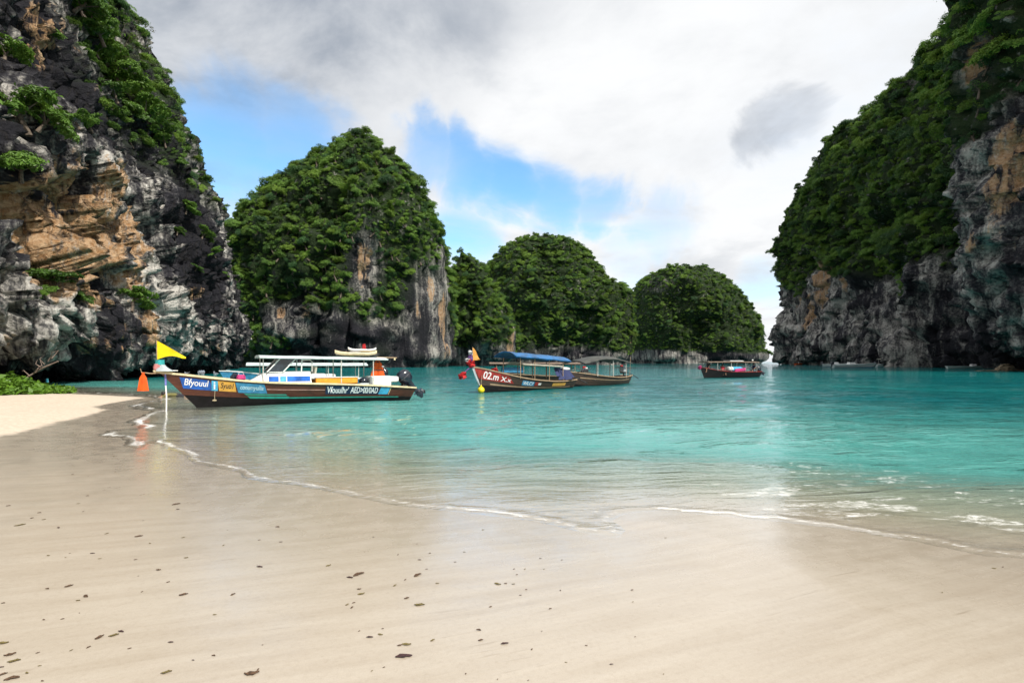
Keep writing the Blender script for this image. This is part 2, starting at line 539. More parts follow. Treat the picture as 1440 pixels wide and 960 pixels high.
# ------------------------------------------------------------------ sea
def water_material():
    m, N = new_mat('sea_water')
    pos = N.node('ShaderNodeNewGeometry').outputs['Position']
    sd = N.attr('shore')
    foam_a = N.attr('foam')
    wp = N.vmath('ADD', pos, N.vmath('SCALE', N.noise(pos, 0.35, 3, color=True), scale=0.9))
    rot = N.node('ShaderNodeVectorRotate', {'Vector': wp, 'Angle': R(-9)}, rotation_type='Z_AXIS').outputs[0]
    w1 = N.noise(N.vmath('MULTIPLY', rot, (0.32, 1.5, 1)), 1.0, 3, 0.55, 0.3)
    w2 = N.noise(N.vmath('MULTIPLY', rot, (1.2, 4.8, 1)), 1.0, 4, 0.6, 0.2)
    w3 = N.noise(N.vmath('MULTIPLY', wp, (5.0, 16.0, 1)), 1.0, 3, 0.6)
    h = N.math('ADD', N.math('MULTIPLY', w1, 0.30), N.math('MULTIPLY', w2, 0.115))
    h = N.math('ADD', h, N.math('MULTIPLY', w3, 0.022))
    calm = N.smooth(sd, 0.0, 6.0, 0.22, 1.0)
    nrm = N.node('ShaderNodeBump', {'Height': h, 'Strength': calm, 'Distance': 0.62}).outputs['Normal']
    big = N.noise(pos, 0.06, 4)
    # colour of the water body itself, by how deep it is over the sand
    deep = N.mix(N.smooth(big, 0.35, 0.65), (0.002, 0.125, 0.138), (0.005, 0.165, 0.165))
    mid = (0.085, 0.320, 0.290)
    shal = (0.52, 0.55, 0.44)
    f1 = N.smooth(sd, 0.5, 5.0)
    f2 = N.smooth(N.math('ADD', sd, N.math('MULTIPLY', N.math('SUBTRACT', big, 0.5), 10.0)), 4.0, 22.0)
    body = N.mix(f2, N.mix(f1, shal, mid), deep)
    opac = N.smooth(sd, -0.6, 6.0, 0.0, 1.0)
    dif = N.node('ShaderNodeBsdfDiffuse', {'Color': body}).outputs[0]
    tr = N.node('ShaderNodeBsdfTransparent', {'Color': N.mix(N.smooth(sd, 0, 3.5), (1, 1, 1), (0.80, 0.96, 0.92))}).outputs[0]
    under = N.mixsh(opac, tr, dif)
    fr = N.node('ShaderNodeFresnel', {'IOR': 1.85, 'Normal': nrm}).outputs[0]
    back = N.node('ShaderNodeNewGeometry').outputs['Backfacing']
    fr = N.math('MULTIPLY', N.math('MULTIPLY', fr, 1.0), N.math('SUBTRACT', 1.0, back))
    gl = N.node('ShaderNodeBsdfGlossy', {'Color': (0.95, 0.98, 1.0), 'Roughness': 0.03, 'Normal': nrm}).outputs[0]
    wat = N.mixsh(fr, under, gl)
    fn = N.noise(N.vmath('MULTIPLY', wp, (7.0, 16.0, 1.0)), 1.0, 7, 0.72, 0.6)
    fo = N.smooth(N.math('ADD', foam_a, N.math('MULTIPLY', N.math('SUBTRACT', fn, 0.5), 2.0)), 0.36, 0.98)
    fsh = N.node('ShaderNodeBsdfDiffuse', {'Color': (0.80, 0.80, 0.78)}).outputs[0]
    out(N, N.mixsh(N.math('MULTIPLY', fo, 0.85), wat, fsh))
    return m
M['water'] = water_material()

rr = ring_list(3.0, 0.95, 90.0, 1.045, 12000.0)
wx, wy, na = polar(rr, 520, 70)
wd = shore_dist(wx, wy)
dist = np.hypot(wx, wy)
amp = np.clip(wd / 3.0, 0, 1) * np.clip(1.6 - dist / 60.0, 0, 1)
wz = np.zeros_like(wx)
for k in range(16):
    lam = 0.55 * 1.22 ** k * random.uniform(0.9, 1.1)
    th = R(90) + random.gauss(R(-8), R(26))
    kx, ky = math.cos(th) * 2 * math.pi / lam, math.sin(th) * 2 * math.pi / lam
    ph = wx * kx + wy * ky + random.uniform(0, 6.28) + 1.6 * fbm(np.stack([wx / lam / 3, wy / lam / 3, np.full_like(wx, k)], 1), 2, 40 + k)
    res_ok = np.clip(lam * 1296 / np.maximum(dist, 1) ** 2 / 3.0, 0, 1)
    wz += np.sin(ph) * lam * 0.0034 * res_ok
wz = wz * amp
wz += 0.012 * np.exp(-((wd - 0.10) / 0.10) ** 2) * (dist < 30)
# foam: a thin bright lip where the swash ends, and loose white lines a little way out
q = np.stack([wx, wy, np.zeros_like(wx)], 1)
scale_w = np.clip(dist / 9.0, 0.5, 2.2)
lip = np.exp(-((wd - 0.085 * scale_w) / (0.065 * scale_w)) ** 2) * (0.66 + 0.5 * fbm(q * 0.9, 3, 61)) * (dist < 40)
lines = sstep(fbm(q * np.array([0.9, 3.2, 1.0]), 4, 71), 0.12, 0.42)
band = sstep(wd, 0.05, 0.35) * (1 - sstep(wd, 1.2, 3.2)) * (0.30 + 0.62 * sstep(wx, 0.5, 4.0)) * (dist < 30)
lines2 = sstep(fbm(q * np.array([2.2, 6.5, 1.0]), 3, 87), 0.20, 0.5) * sstep(wd, 1.0, 2.0) * (1 - sstep(wd, 3.0, 7.5)) * sstep(wx, 2.0, 5.0) * 0.62
lace = sstep(fbm(q * 7.0, 3, 90), 0.0, 0.5) * np.exp(-np.abs(wd - 0.25) / 0.25) * 0.45 * (dist < 30)
foam = np.maximum.reduce([lip, lines * band * .60, lines2 * .85, lace])
wf = polar_faces(len(rr), na)
wf = wf[(wd[wf] > -0.4).any(1)]
used, inv = np.unique(wf, return_inverse=True)
sea = link('sea', np_mesh('sea', np.stack([wx, wy, wz], 1)[used], inv.reshape(-1, 4), M['water'], attrs={'shore': wd[used], 'foam': foam[used]}))
tag(sea, 'clear turquoise sea water with small ripples and a thin foam edge', 'sea', kind='structure')

# ------------------------------------------------------------------ limestone cliffs and karst islands
ROCKS = []

def smooth_path(pts, n):
    """Catmull-Rom through the plan points, n samples evenly spaced in length"""
    P = [Vector((*p, 0)) for p in pts]
    P = [P[0] * 2 - P[1]] + P + [P[-1] * 2 - P[-2]]
    o = []
    for i in range(1, len(P) - 2):
        for k in range(40):
            t = k / 40
            a, b, c, d = P[i - 1], P[i], P[i + 1], P[i + 2]
            o.append(0.5 * ((2 * b) + (c - a) * t + (2 * a - 5 * b + 4 * c - d) * t * t + (3 * b - a - 3 * c + d) * t ** 3))
    o = np.array([(v.x, v.y) for v in o])
    L = np.concatenate([[0], np.cumsum(np.hypot(*np.diff(o, axis=0).T))])
    s = np.linspace(0, L[-1], n)
    return np.stack([np.interp(s, L, o[:, 0]), np.interp(s, L, o[:, 1])], 1)

def grid_normals(V, nu, nv, close=False):
    G = V.reshape(nu, nv, 3)
    if close:
        du = np.roll(G, -1, 0) - np.roll(G, 1, 0)
    else:
        du = np.gradient(G, axis=0)
    dv = np.gradient(G, axis=1)
    n = np.cross(du, dv).reshape(-1, 3)
    return n / (np.linalg.norm(n, axis=1, keepdims=True) + 1e-9)

class Body:
    """a rock surface: its object, vertex grid, normals, and the mask of where plants root"""
    def __init__(self, ob, V, F, Nn, veg):
        self.ob, self.V, self.F, self.N, self.veg = ob, V, F, Nn, veg
        self.bvh = BVHTree.FromPolygons([tuple(v) for v in V.tolist()], F.tolist())

def sphere_mask(V, spots):
    m = np.zeros(len(V))
    for (c, rad, zs, a) in spots:
        d = np.sqrt(((V[:, 0] - c[0]) ** 2 + (V[:, 1] - c[1]) ** 2) + ((V[:, 2] - c[2]) / zs) ** 2) / rad
        m = np.maximum(m, a * (1 - sstep(d, 0.35, 1.15)))
    return m

def cliff_wall(path, zs, offset, flip, disp, thick_back):
    """a wall lofted along a plan path: offset(s01, z) metres outwards; disp(V, s01) adds relief along the normal"""
    n = len(path)
    t = np.gradient(path, axis=0)
    t /= np.linalg.norm(t, axis=1, keepdims=True)
    nrm = np.stack([t[:, 1], -t[:, 0]], 1) * (-1 if flip else 1)
    s01 = np.linspace(0, 1, n)
    S, Z = np.meshgrid(s01, zs, indexing='ij')
    off = offset(S.ravel(), Z.ravel(), np.repeat(path, len(zs), 0))
    base = np.repeat(path, len(zs), 0)
    nn = np.repeat(nrm, len(zs), 0)
    V = np.concatenate([base + nn * off[:, None], Z.ravel()[:, None]], 1)
    N0 = grid_normals(V, n, len(zs))
    ref = np.concatenate([nn, np.zeros((len(nn), 1))], 1)
    if (np.sum(N0 * ref, 1)).mean() < 0:
        N0 = -N0
    V = V + N0 * disp(V, S.ravel())[:, None]
    N1 = grid_normals(V, n, len(zs))
    if (np.sum(N1 * ref, 1)).mean() < 0:
        N1 = -N1
    F = grid_faces(n, len(zs))
    return V, N1, F, S.ravel()

def hitpx(body, px, py):
    h = body.bvh.ray_cast(Vector((0, 0, EYE)), dirpx(px, py), 2000)
    return h[0], h[1]

# --- left cliff: a big overhanging bluff with a tidal notch at its foot
lpath = smooth_path([(-27, 4), (-30, 16), (-32.5, 29), (-35, 42), (-38.3, 58), (-42.0, 76), (-49, 89), (-64, 97), (-95, 102)], 470)
lz = np.concatenate([np.linspace(-0.8, 8, 56), np.linspace(8.2, 36, 120), np.linspace(36.5, 68, 56)])

def loff(s, z, b):
    o = np.interp(z, [-1, 0.9, 1.5, 2.3, 3.4, 5.5, 8, 10, 15, 19, 22, 30, 45, 70], [-7.5, -7.0, -5.2, -1.7, -0.5, 0.7, 0.6, -0.1, -0.9, -1.8, -2.6, -5.0, -11.0, -23])
    # the notch roof rises and falls along the face
    q = np.stack([b[:, 0] * 0.10, b[:, 1] * 0.10, z * 0 + 2.2], 1)
    lift = 0.8 * fbm(q, 3, 8)
    o2 = np.interp(z - lift, [-1, 0.9, 1.5, 2.3, 3.4, 5.5], [-7.5, -7.0, -5.2, -1.7, -0.5, 0.7])
    o = np.where(z < 4.5, o2, o)
    # steeper at the near end
    steep = 1 - sstep(b[:, 1], 40, 62)
    o = o + steep * np.clip(z - 20, 0, 60) * 0.10
    return o

def ldisp(V, s):
    p = V.copy()
    d = fbm(p * np.array([0.06, 0.06, 0.07]), 4, 3) * 2.6
    col = 1 - np.abs(fbm(p * np.array([0.35, 0.35, 0.07]), 4, 14))
    d += (col - 0.75) * 1.6
    w = p * np.array([0.24, 0.24, 0.20]) + 0.35 * np.stack([fbm(p * 0.25, 3, 50), fbm(p * 0.25, 3, 51), fbm(p * 0.25, 3, 52)], 1)
    d1, d2, cv = worley(w, 6)
    wp_ = p + 1.2 * np.stack([fbm(p * .3, 2, 50), fbm(p * .3, 2, 51), fbm(p * .3, 2, 52)], 1)
    zone = sstep(p[:, 2], 5, 8) * (1 - sstep(p[:, 2], 17, 24)) * (1 - sstep(p[:, 1], 52, 66))
    d += (.35 + .65 * zone) * facets(wp_, (.22, .22, .19), 6, 2.2, .75)
    w2 = p * np.array([0.7, 0.7, 0.55]) + 0.3 * np.stack([fbm(p * 0.7, 2, 53), fbm(p * 0.7, 2, 54), fbm(p * 0.7, 2, 55)], 1)
    e1, e2, ev = worley(w2, 9)
    d += facets(wp_, (.75, .75, .55), 9, .55, .70) + facets(wp_, (1.9, 1.9, 1.4), 12, .16, .6)
    d += fbm(p * 1.1, 5, 23, gain=.62) * 0.62
    rg = 1 - np.abs(fbm(p * np.array([.8, .8, .35]), 4, 26))
    d -= (1 - rg) * 1.1
    dr = 1 - np.abs(vnoise(p * np.array([1.1, 1.1, 0.16]), 77))
    d += dr * 0.35 * sstep(p[:, 1], 48, 60)
    return d * sstep(p[:, 2], -0.5, 2.4)

V, Nn, F, S = cliff_wall(lpath, lz, loff, False, ldisp, 10)
tmp = Body(None, V, F, Nn, None)
def spots(body, lst):
    o = []
    for px, py, rad, zs, a in lst:
        h, n = hitpx(body, px, py)
        if h is not None:
            o.append(((h.x, h.y, h.z), rad, zs, a))
    return o
och = sphere_mask(V, spots(tmp, [(60, 330, 5.2, 1.0, 1.1), (110, 290, 4.8, 1.0, 1.0), (45, 375, 3.6, .8, 1.05), (100, 340, 4.5, 1, 1.1), (140, 345, 3.5, 1.1, 1.0), (30, 300, 3.5, 1, .95), (150, 260, 2.6, 1.2, .95), (195, 330, 2.6, 1.4, .8), (130, 380, 5.0, 1.0, .95), (100, 240, 3.0, 1.0, 0.9), (180, 260, 2.6, 1.2, .85), (165, 310, 3.2, 1.0, .95), (185, 380, 2.2, 1.6, .75), (60, 40, 3.2, 1, .7),
                              (215, 400, 1.6, 2.6, .7), (270, 410, 2.0, .8, .8), (220, 460, 2.4, 1.4, .7), (150, 470, 4.5, .6, .55), (300, 490, 3.5, .7, .5), (20, 480, 2.0, .8, .5), (45, 60, 3.0, 1.2, .6), (80, 20, 3.0, 1.2, .55)]))
och *= np.clip(0.86 + 0.8 * fbm(V * np.array([.3, .3, .16]), 3, 64), 0, 1.1)
dark = sstep(fbm(V * np.array([.16, .16, .05]), 4, 91), -0.05, 0.4) * 0.35
dark = np.maximum(dark, sphere_mask(V, spots(tmp, [(290, 350, 8, 1.3, .9), (275, 300, 7, 1.3, .9), (110, 120, 7, 1.2, .75), (190, 200, 5, 1, .6), (255, 240, 5, 1.2, .9)])))
dark = dark - .30 * sphere_mask(V, spots(tmp, [(205, 390, 4, 1.4, 1), (235, 430, 4, 1.6, 1), (150, 395, 3, 1.2, 1), (300, 475, 6, .9, 1), (250, 480, 5, .8, .9), (120, 450, 6, .5, .8), (160, 225, 2.5, 1.6, 1), (30, 150, 3, 1, .8), (20, 430, 4, .8, .9), (60, 470, 4, .6, .8)]))
veg = sstep(V[:, 2], 23, 28) * sstep(V[:, 1], 44, 54) * sstep(Nn[:, 2], -0.05, 0.25)
lc = empty('limestone_cliff', (lpath[200][0], lpath[200][1], 0))
tag(lc, 'overhanging cliff of orange and white streaked limestone beside the sand spit', 'cliff')
ob = link('rock_face', np_mesh('cliff_rock', V - np.array(lc.location), F, M['rock_near'], attrs={'ochre': och, 'dark': dark, 'veg': veg}), lc)
LEFT = Body(ob, V, F, Nn, veg)

# --- right massif: a long wooded face with a bare foot
rpath = smooth_path([(112, 96), (117, 118), (121, 140), (128, 180), (136, 222), (142.5, 262), (150, 290), (172, 306), (230, 312)], 300)
rz = np.concatenate([np.linspace(-1, 8, 30), np.linspace(8.6, 132, 150)])
def roff(s, z, b):
    o = np.interp(z, [-1, 1.5, 3.5, 6, 20, 45, 62, 80, 100, 118, 132], [-5.5, -5.0, -1.5, -0.5, 0.0, 1.0, 2.5, -6, -16, -31, -60])
    return o
def rdisp(V, s):
    d = fbm(V * np.array([.022, .022, .022]), 4, 103) * 10.0
    d += (np.abs(fbm(V * .05, 3, 118)) - .2) * 9.0
    d += (1 - np.abs(fbm(V * np.array([.10, .10, .02]), 4, 104)) - .75) * 5.0 * (1 - sstep(V[:, 2], 50, 90) * .5)
    d += fbm(V * .22, 4, 105) * 1.6
    led = np.abs(((V[:, 2] + 9 * fbm(V * .03, 3, 106)) / 13.0) % 1.0 - .5) * 2
    d += (led - .5) * 1.0
    d += facets(V, (.13, .13, .09), 31, 2.2, .5) + facets(V, (.35, .35, .22), 33, .9, .6)
    rg = 1 - np.abs(fbm(V * np.array([.35, .35, .12]), 4, 112))
    d -= (1 - rg) * 2.2
    return d * sstep(V[:, 2], -.5, 3.5)
V, Nn, F, S = cliff_wall(rpath, rz, roff, True, rdisp, 20)
tmp = Body(None, V, F, Nn, None)
och = sphere_mask(V, spots(tmp, [(1150, 400, 10, 1.8, .75), (1140, 440, 9, 1.4, .72), (1165, 370, 7, 1.6, .72), (1120, 430, 6, 1.5, .45), (1190, 400, 5, 1.6, .45)]))
dark = 0.10 + 0.45 * sstep(fbm(V * np.array([.05, .05, .03]), 4, 107), -.1, .4)
bare = 33 - 12 * sstep(V[:, 1], 170, 120) + 26 * fbm(V * np.array([.03, .03, .01]), 3, 108)
bare = bare + 12 * sstep(V[:, 1], 215, 265)
veg = sstep(V[:, 2] - bare, -4, 6) * (1 - 0.92 * sphere_mask(V, spots(tmp, [(1150, 400, 11, 1.6, 1), (1115, 430, 9, 1.6, 1), (1290, 110, 9, 1, .6)])))
rc = empty('limestone_massif', (rpath[120][0], rpath[120][1], 0))
tag(rc, 'long jungle covered limestone massif with a bare dark foot, small white boats at its base', 'cliff')
ob = link('rock_face', np_mesh('massif_rock', V - np.array(rc.location), F, M['rock_right'], attrs={'ochre': och, 'dark': dark, 'veg': veg}), rc)
MASSIF = Body(ob, V, F, Nn, veg)

# --- right near buttress
npath = smooth_path([(170, 58), (130, 66), (107, 73), (94, 78), (86.5, 84), (87.5, 93), (95, 104), (117, 116)], 230)
nz = np.concatenate([np.linspace(-1, 9, 44), np.linspace(9.5, 78, 130)])
def noff(s, z, b):
    return np.interp(z, [-1, 1.2, 2.5, 5, 9, 20, 32, 48, 62, 78], [-9, -8, -5, -2.0, -0.3, 0.4, 0.8, 2.0, 3.5, 3.0])
def ndisp(V, s):
    d = fbm(V * np.array([.05, .05, .045]), 4, 203) * 4.0
    d += (1 - np.abs(fbm(V * np.array([.2, .2, .035]), 4, 204)) - .75) * 3.0
    d += fbm(V * .5, 4, 205) * 0.9
    e1, e2, ev = worley(V * .38, 19)
    d += facets(V, (.28, .28, .2), 19, 1.4, .6) + facets(V, (.7, .7, .5), 21, .5, .6)
    d -= np.abs(fbm(V * np.array([.6, .6, .2]), 4, 212)) * 1.8
    return d * sstep(V[:, 2], -.5, 3)
V, Nn, F, S = cliff_wall(npath, nz, noff, True, ndisp, 12)
tmp = Body(None, V, F, Nn, None)
och = sphere_mask(V, spots(tmp, [(1415, 250, 5, 2.2, .68), (1435, 200, 4.5, 2.2, .68), (1375, 85, 3, 2.2, .75), (1366, 340, 1.6, 2.5, .6), (1425, 330, 3, 1.5, .5)]))
dark = 0.15 + .4 * sstep(fbm(V * np.array([.1, .1, .05]), 4, 207), -.1, .35)
veg = sstep(V[:, 2] + 10 * fbm(V * .06, 3, 209), 40, 46) * (1 - sphere_mask(V, spots(tmp, [(1375, 85, 4, 1.6, 1)])))
nc = empty('limestone_buttress', (78, 90, 0))
tag(nc, 'dark limestone buttress with a pale tan streak standing in front of the wooded massif', 'cliff')
ob = link('rock_face', np_mesh('buttress_rock', V - np.array(nc.location), F, M['rock_right'], attrs={'ochre': och, 'dark': dark, 'veg': veg}), nc)
BUTT = Body(ob, V, F, Nn, veg)

# --- karst islands: bodies of revolution-like rings with their own plan, relief and ledges
def karst(name, label, table, Y, ratio, seed, shrink, rockmat, bare_px, ochre_px, bare_z, amp=1.0, nu=230, yshift=0.0, expo=2.4, green=(), darkpx=()):
    T = np.array(table, float)
    z = EYE + (508 - T[:, 0]) / 720 * Y
    xl = (T[:, 1] - 720) / 720 * Y + shrink
    xr = (T[:, 2] - 720) / 720 * Y - shrink
    o = np.argsort(z)
    z, xl, xr = z[o], xl[o], xr[o]
    z = z - shrink * 0.8 * (z > 20)
    a = np.maximum((xr - xl) / 2, 0.6)
    c = (xl + xr) / 2
    z = np.concatenate([[-2.0], z]); a = np.concatenate([[a[0]], a]); c = np.concatenate([[c[0]], c])
    zf = np.linspace(z[0], z[-1], 900)
    af = np.interp(zf, z, a); cf = np.interp(zf, z, c)
    L = np.concatenate([[0], np.cumsum(np.hypot(np.diff(af), np.diff(zf)))])
    nv = 120
    s = np.linspace(0, L[-1], nv)
    zz = np.interp(s, L, zf); aa = np.interp(s, L, af); cc = np.interp(s, L, cf)
    th = np.linspace(0, 2 * math.pi, nu, endpoint=False)
    ct, sn = np.cos(th), np.sin(th)
    e = 2 / expo
    ux = np.sign(ct) * np.abs(ct) ** e
    uy = np.sign(sn) * np.abs(sn) ** e
    notch = np.interp(zz, [-2, 1.2, 3.0, 5.0], [3.0, 2.6, 0.6, 0.0])
    A = aa - np.minimum(notch, aa * .4)
    b = np.minimum(A * ratio, A.max() * ratio)
    X = cc[None, :] + ux[:, None] * A[None, :]
    cy = Y + yshift * (1 - np.clip(zz / zz[-1], 0, 1) ** 1.5)
    Yy = cy[None, :] + uy[:, None] * b[None, :]
    Z = np.repeat(zz[None, :], nu, 0)
    V = np.stack([X.ravel(), Yy.ravel(), Z.ravel()], 1)
    N0 = grid_normals(V, nu, nv, True)
    ref = np.stack([np.repeat(ux, nv), np.repeat(uy, nv), np.zeros(nu * nv)], 1)
    if (np.sum(N0 * ref, 1)).mean() < 0:
        N0 = -N0
    q = V * (160.0 / Y)
    d = fbm(q * np.array([.04, .04, .04]), 4, seed) * 7.5
    d += (np.abs(fbm(q * .075, 3, seed + 9)) - .2) * 7.0
    lowp = 1 - sstep(V[:, 2] / z[-1], .35, .75)
    d += (1 - np.abs(fbm(q * np.array([.13, .13, .022]), 4, seed + 1)) - .75) * 4.2 * (.4 + .6 * lowp)
    led = np.abs(((q[:, 2] + 8 * fbm(q * .035, 3, seed + 2)) / 10.0) % 1.0 - .5) * 2
    d += (led - .5) * .9
    d -= np.abs(fbm(q * np.array([.4, .4, .13]), 4, seed + 8)) * 2.0
    d += facets(q, (.16, .16, .10), seed + 3, 1.8, .5) + facets(q, (.45, .45, .25), seed + 6, .7, .5)
    edge = np.abs(ref[:, 0])
    fade = np.repeat(np.clip(aa / (aa.max() * .35), .15, 1)[None, :], nu, 0).ravel() * sstep(V[:, 2], -.5, 3.0)
    V = V + N0 * (d * amp * fade * (Y / 160.0) ** .5 * (1 - .75 * edge))[:, None]
    N1 = grid_normals(V, nu, nv, True)
    if (np.sum(N1 * ref, 1)).mean() < 0:
        N1 = -N1
    F = grid_faces(nu, nv, True)
    top = len(V)
    V = np.concatenate([V, [[cc[-1], cy[-1], zz[-1] + .5]]])
    N1 = np.concatenate([N1, [[0, 0, 1]]])
    cap = np.array([[i * nv + nv - 1, ((i + 1) % nu) * nv + nv - 1, top, top] for i in range(nu)])
    tmp = Body(None, V, F, N1, None)
    och = sphere_mask(V, spots(tmp, ochre_px))
    dark = .04 + .38 * sstep(fbm(q_full(V, Y) * np.array([.06, .06, .03]), 4, seed + 4), -.1, .4)
    dark = np.maximum(dark, sphere_mask(V, spots(tmp, darkpx)))
    veg = sstep(V[:, 2] + bare_z * .75 * fbm(q_full(V, Y) * np.array([.045, .045, .02]), 3, seed + 5) * 1.6, bare_z * .72, bare_z * 1.1)
    veg = np.maximum(veg, sphere_mask(V, spots(tmp, green)))
    veg = veg * (1 - .95 * sphere_mask(V, spots(tmp, bare_px)))
    r = empty(name, (cc[0], Y, 0))
    tag(r, label, 'island')
    me = np_mesh('karst_rock', V - np.array(r.location), F, rockmat, attrs={'ochre': och, 'dark': dark, 'veg': veg})
    ob = link('rock_face', me, r)
    bm = bmesh.new(); bm.from_mesh(me); bm.verts.ensure_lookup_table()
    for i in range(nu):
        f = bm.faces.new((bm.verts[i * nv + nv - 1], bm.verts[((i + 1) % nu) * nv + nv - 1], bm.verts[top])); f.smooth = True
    bmesh.ops.recalc_face_normals(bm, faces=bm.faces)
    bm.to_mesh(me); bm.free()
    return Body(ob, V, F, N1, veg)

def q_full(V, Y):
    return V * (160.0 / Y)

KA = karst('karst_island', 'tallest wooded karst island with tan bare streaks behind the nearest boat',
           [(180, 500, 520), (192, 464, 538), (207, 438, 556), (235, 404, 586), (260, 374, 602), (280, 350, 613), (300, 328, 622), (340, 304, 630), (400, 288, 636), (515, 276, 642)],
           157, 0.85, 301, 2.6, M['rock_far'],
           [(512, 372, 7, 2.2, 1), (605, 440, 15, 1.3, 1), (625, 390, 8, 2.0, .9), (400, 445, 9, .7, .95), (480, 480, 16, .35, .9), (560, 475, 14, .6, .85), (450, 410, 7, .6, .5), (585, 480, 12, .8, .9)],
           [(512, 368, 3.4, 3.0, .62), (392, 442, 3.4, 1.0, .62), (432, 440, 2.6, 1.2, .6), (622, 450, 3.8, 3.4, .6), (605, 405, 2.4, 2.6, .55), (630, 490, 3.4, 1.5, .55), (590, 440, 3, 2, .5)], 17.0, yshift=19,
           green=[(350, 470, 12, 1.3, 1), (310, 420, 12, 1.6, 1), (455, 415, 7, .8, .95), (485, 420, 6, .8, .9), (553, 465, 4, .8, 1), (370, 360, 18, 1, 1), (410, 395, 7, .9, .9), (640, 470, 3.5, 2, .8), (520, 445, 5, .7, .8), (430, 470, 3, .8, .9), (575, 425, 5, 1, .8), (500, 498, 4, .6, .9), (590, 500, 3, .5, .8), (455, 470, 5, .7, 1), (400, 480, 4, .8, 1), (540, 490, 4, .7, .9)],
           darkpx=[(470, 475, 13, .6, .5), (540, 480, 10, .7, .45), (560, 400, 8, 1.4, .5), (420, 495, 10, .4, .5)])  # lower dark spots paint the foot's cave shadows into the rock colour
KS = karst('karst_spur', 'low wooded spur with a tan foot joined to the tallest karst island', [(350, 645, 655), (362, 638, 672), (390, 625, 694), (420, 618, 714), (455, 615, 727), (480, 612, 729), (513, 612, 726)],
           198, 0.75, 401, 1.2, M['rock_far'], [(722, 485, 6, 2.0, 1)], [(718, 485, 5, 2.0, .62), (690, 495, 3, 1, .5)], 9.0, nu=150, yshift=7)
KB = karst('karst_island', 'round green karst island between the tallest one and the farthest one', [(329, 750, 780), (338, 720, 805), (350, 700, 825), (370, 682, 848), (392, 672, 866), (399, 668, 884), (410, 665, 896), (440, 660, 902), (511, 655, 903)],
           264, 0.8, 501, 1.5, M['rock_far'], [(892, 450, 9, 3.0, .95), (790, 496, 30, .22, .7)], [(886, 470, 4, 2.5, .5)], 9.0, amp=.8, nu=200, yshift=21)
KC = karst('karst_island', 'farthest small domed karst island beside the open gap to the sea', [(379, 955, 975), (387, 922, 1000), (400, 905, 1022), (414, 898, 1040), (433, 893, 1055), (452, 890, 1068), (470, 889, 1077), (490, 889, 1080), (500, 889, 1086), (510, 889, 1084)],
           405, 0.8, 601, -1.5, M['rock_far'], [(990, 502, 60, .06, .8), (925, 400, 14, .5, .5)], [], 7.0, amp=.75, nu=180, yshift=25)

# ------------------------------------------------------------------ plants: crowns of many small leaves
def leaves(n, blobs, size, seed, up=0.35, inner=0.62, droop=0.0):
    g = np.random.default_rng(seed)
    w = np.array([b[3] * b[3] for b in blobs]); w = w / w.sum()
    bi = g.choice(len(blobs), n, p=w)
    B = np.array([b[:3] for b in blobs])[bi]
    rx = np.array([b[3] for b in blobs])[bi]
    rz = np.array([b[4] for b in blobs])[bi]
    d = g.normal(size=(n, 3))
    d /= np.linalg.norm(d, axis=1, keepdims=True)
    lowz = d[:, 2] < -0.25
    d[lowz, 2] *= -0.6
    d /= np.linalg.norm(d, axis=1, keepdims=True)
    rad = inner + (1 - inner) * g.random(n) ** .6
    rad = rad * (1 + .22 * g.normal(size=n) * (g.random(n) < .3))
    P = B + d * np.stack([rx * rad, rx * rad, rz * rad], 1)
    nrm = d * (1 - up) + np.array([0, 0, up]) + g.normal(size=(n, 3)) * .38
    nrm /= np.linalg.norm(nrm, axis=1, keepdims=True)
    ax = np.cross(nrm, g.normal(size=(n, 3)))
    ax /= np.linalg.norm(ax, axis=1, keepdims=True)
    ax[:, 2] -= droop
    ax /= np.linalg.norm(ax, axis=1, keepdims=True)
    by = np.cross(nrm, ax)
    by /= np.linalg.norm(by, axis=1, keepdims=True)
    L = size * (.6 + .8 * g.random(n))[:, None]
    Wd = L * (.32 + .2 * g.random(n))[:, None]
    fold = nrm * L * .12
    V = np.stack([P - ax * L * .5, P + by * Wd * .5 + fold, P + ax * L * .5, P - by * Wd * .5 + fold], 1).reshape(-1, 3)
    F = np.arange(n * 4).reshape(-1, 4)
    bt = g.random(len(blobs))
    tint = np.clip(.5 * bt[bi] + .5 * g.random(n), 0, 1)
    return V, F, np.repeat(tint, 4)

def crown_blobs(seed, r, n, flat, spread):
    g = np.random.default_rng(seed)
    o = []
    for k in range(n):
        a = 2 * math.pi * k / n + g.uniform(-.5, .5)
        d = spread * r * (0 if k == 0 else g.uniform(.5, 1.0))
        br = r * g.uniform(.24, .56)
        o.append((d * math.cos(a), d * math.sin(a), r * g.uniform(.25, .95), br, br * flat))
    return o

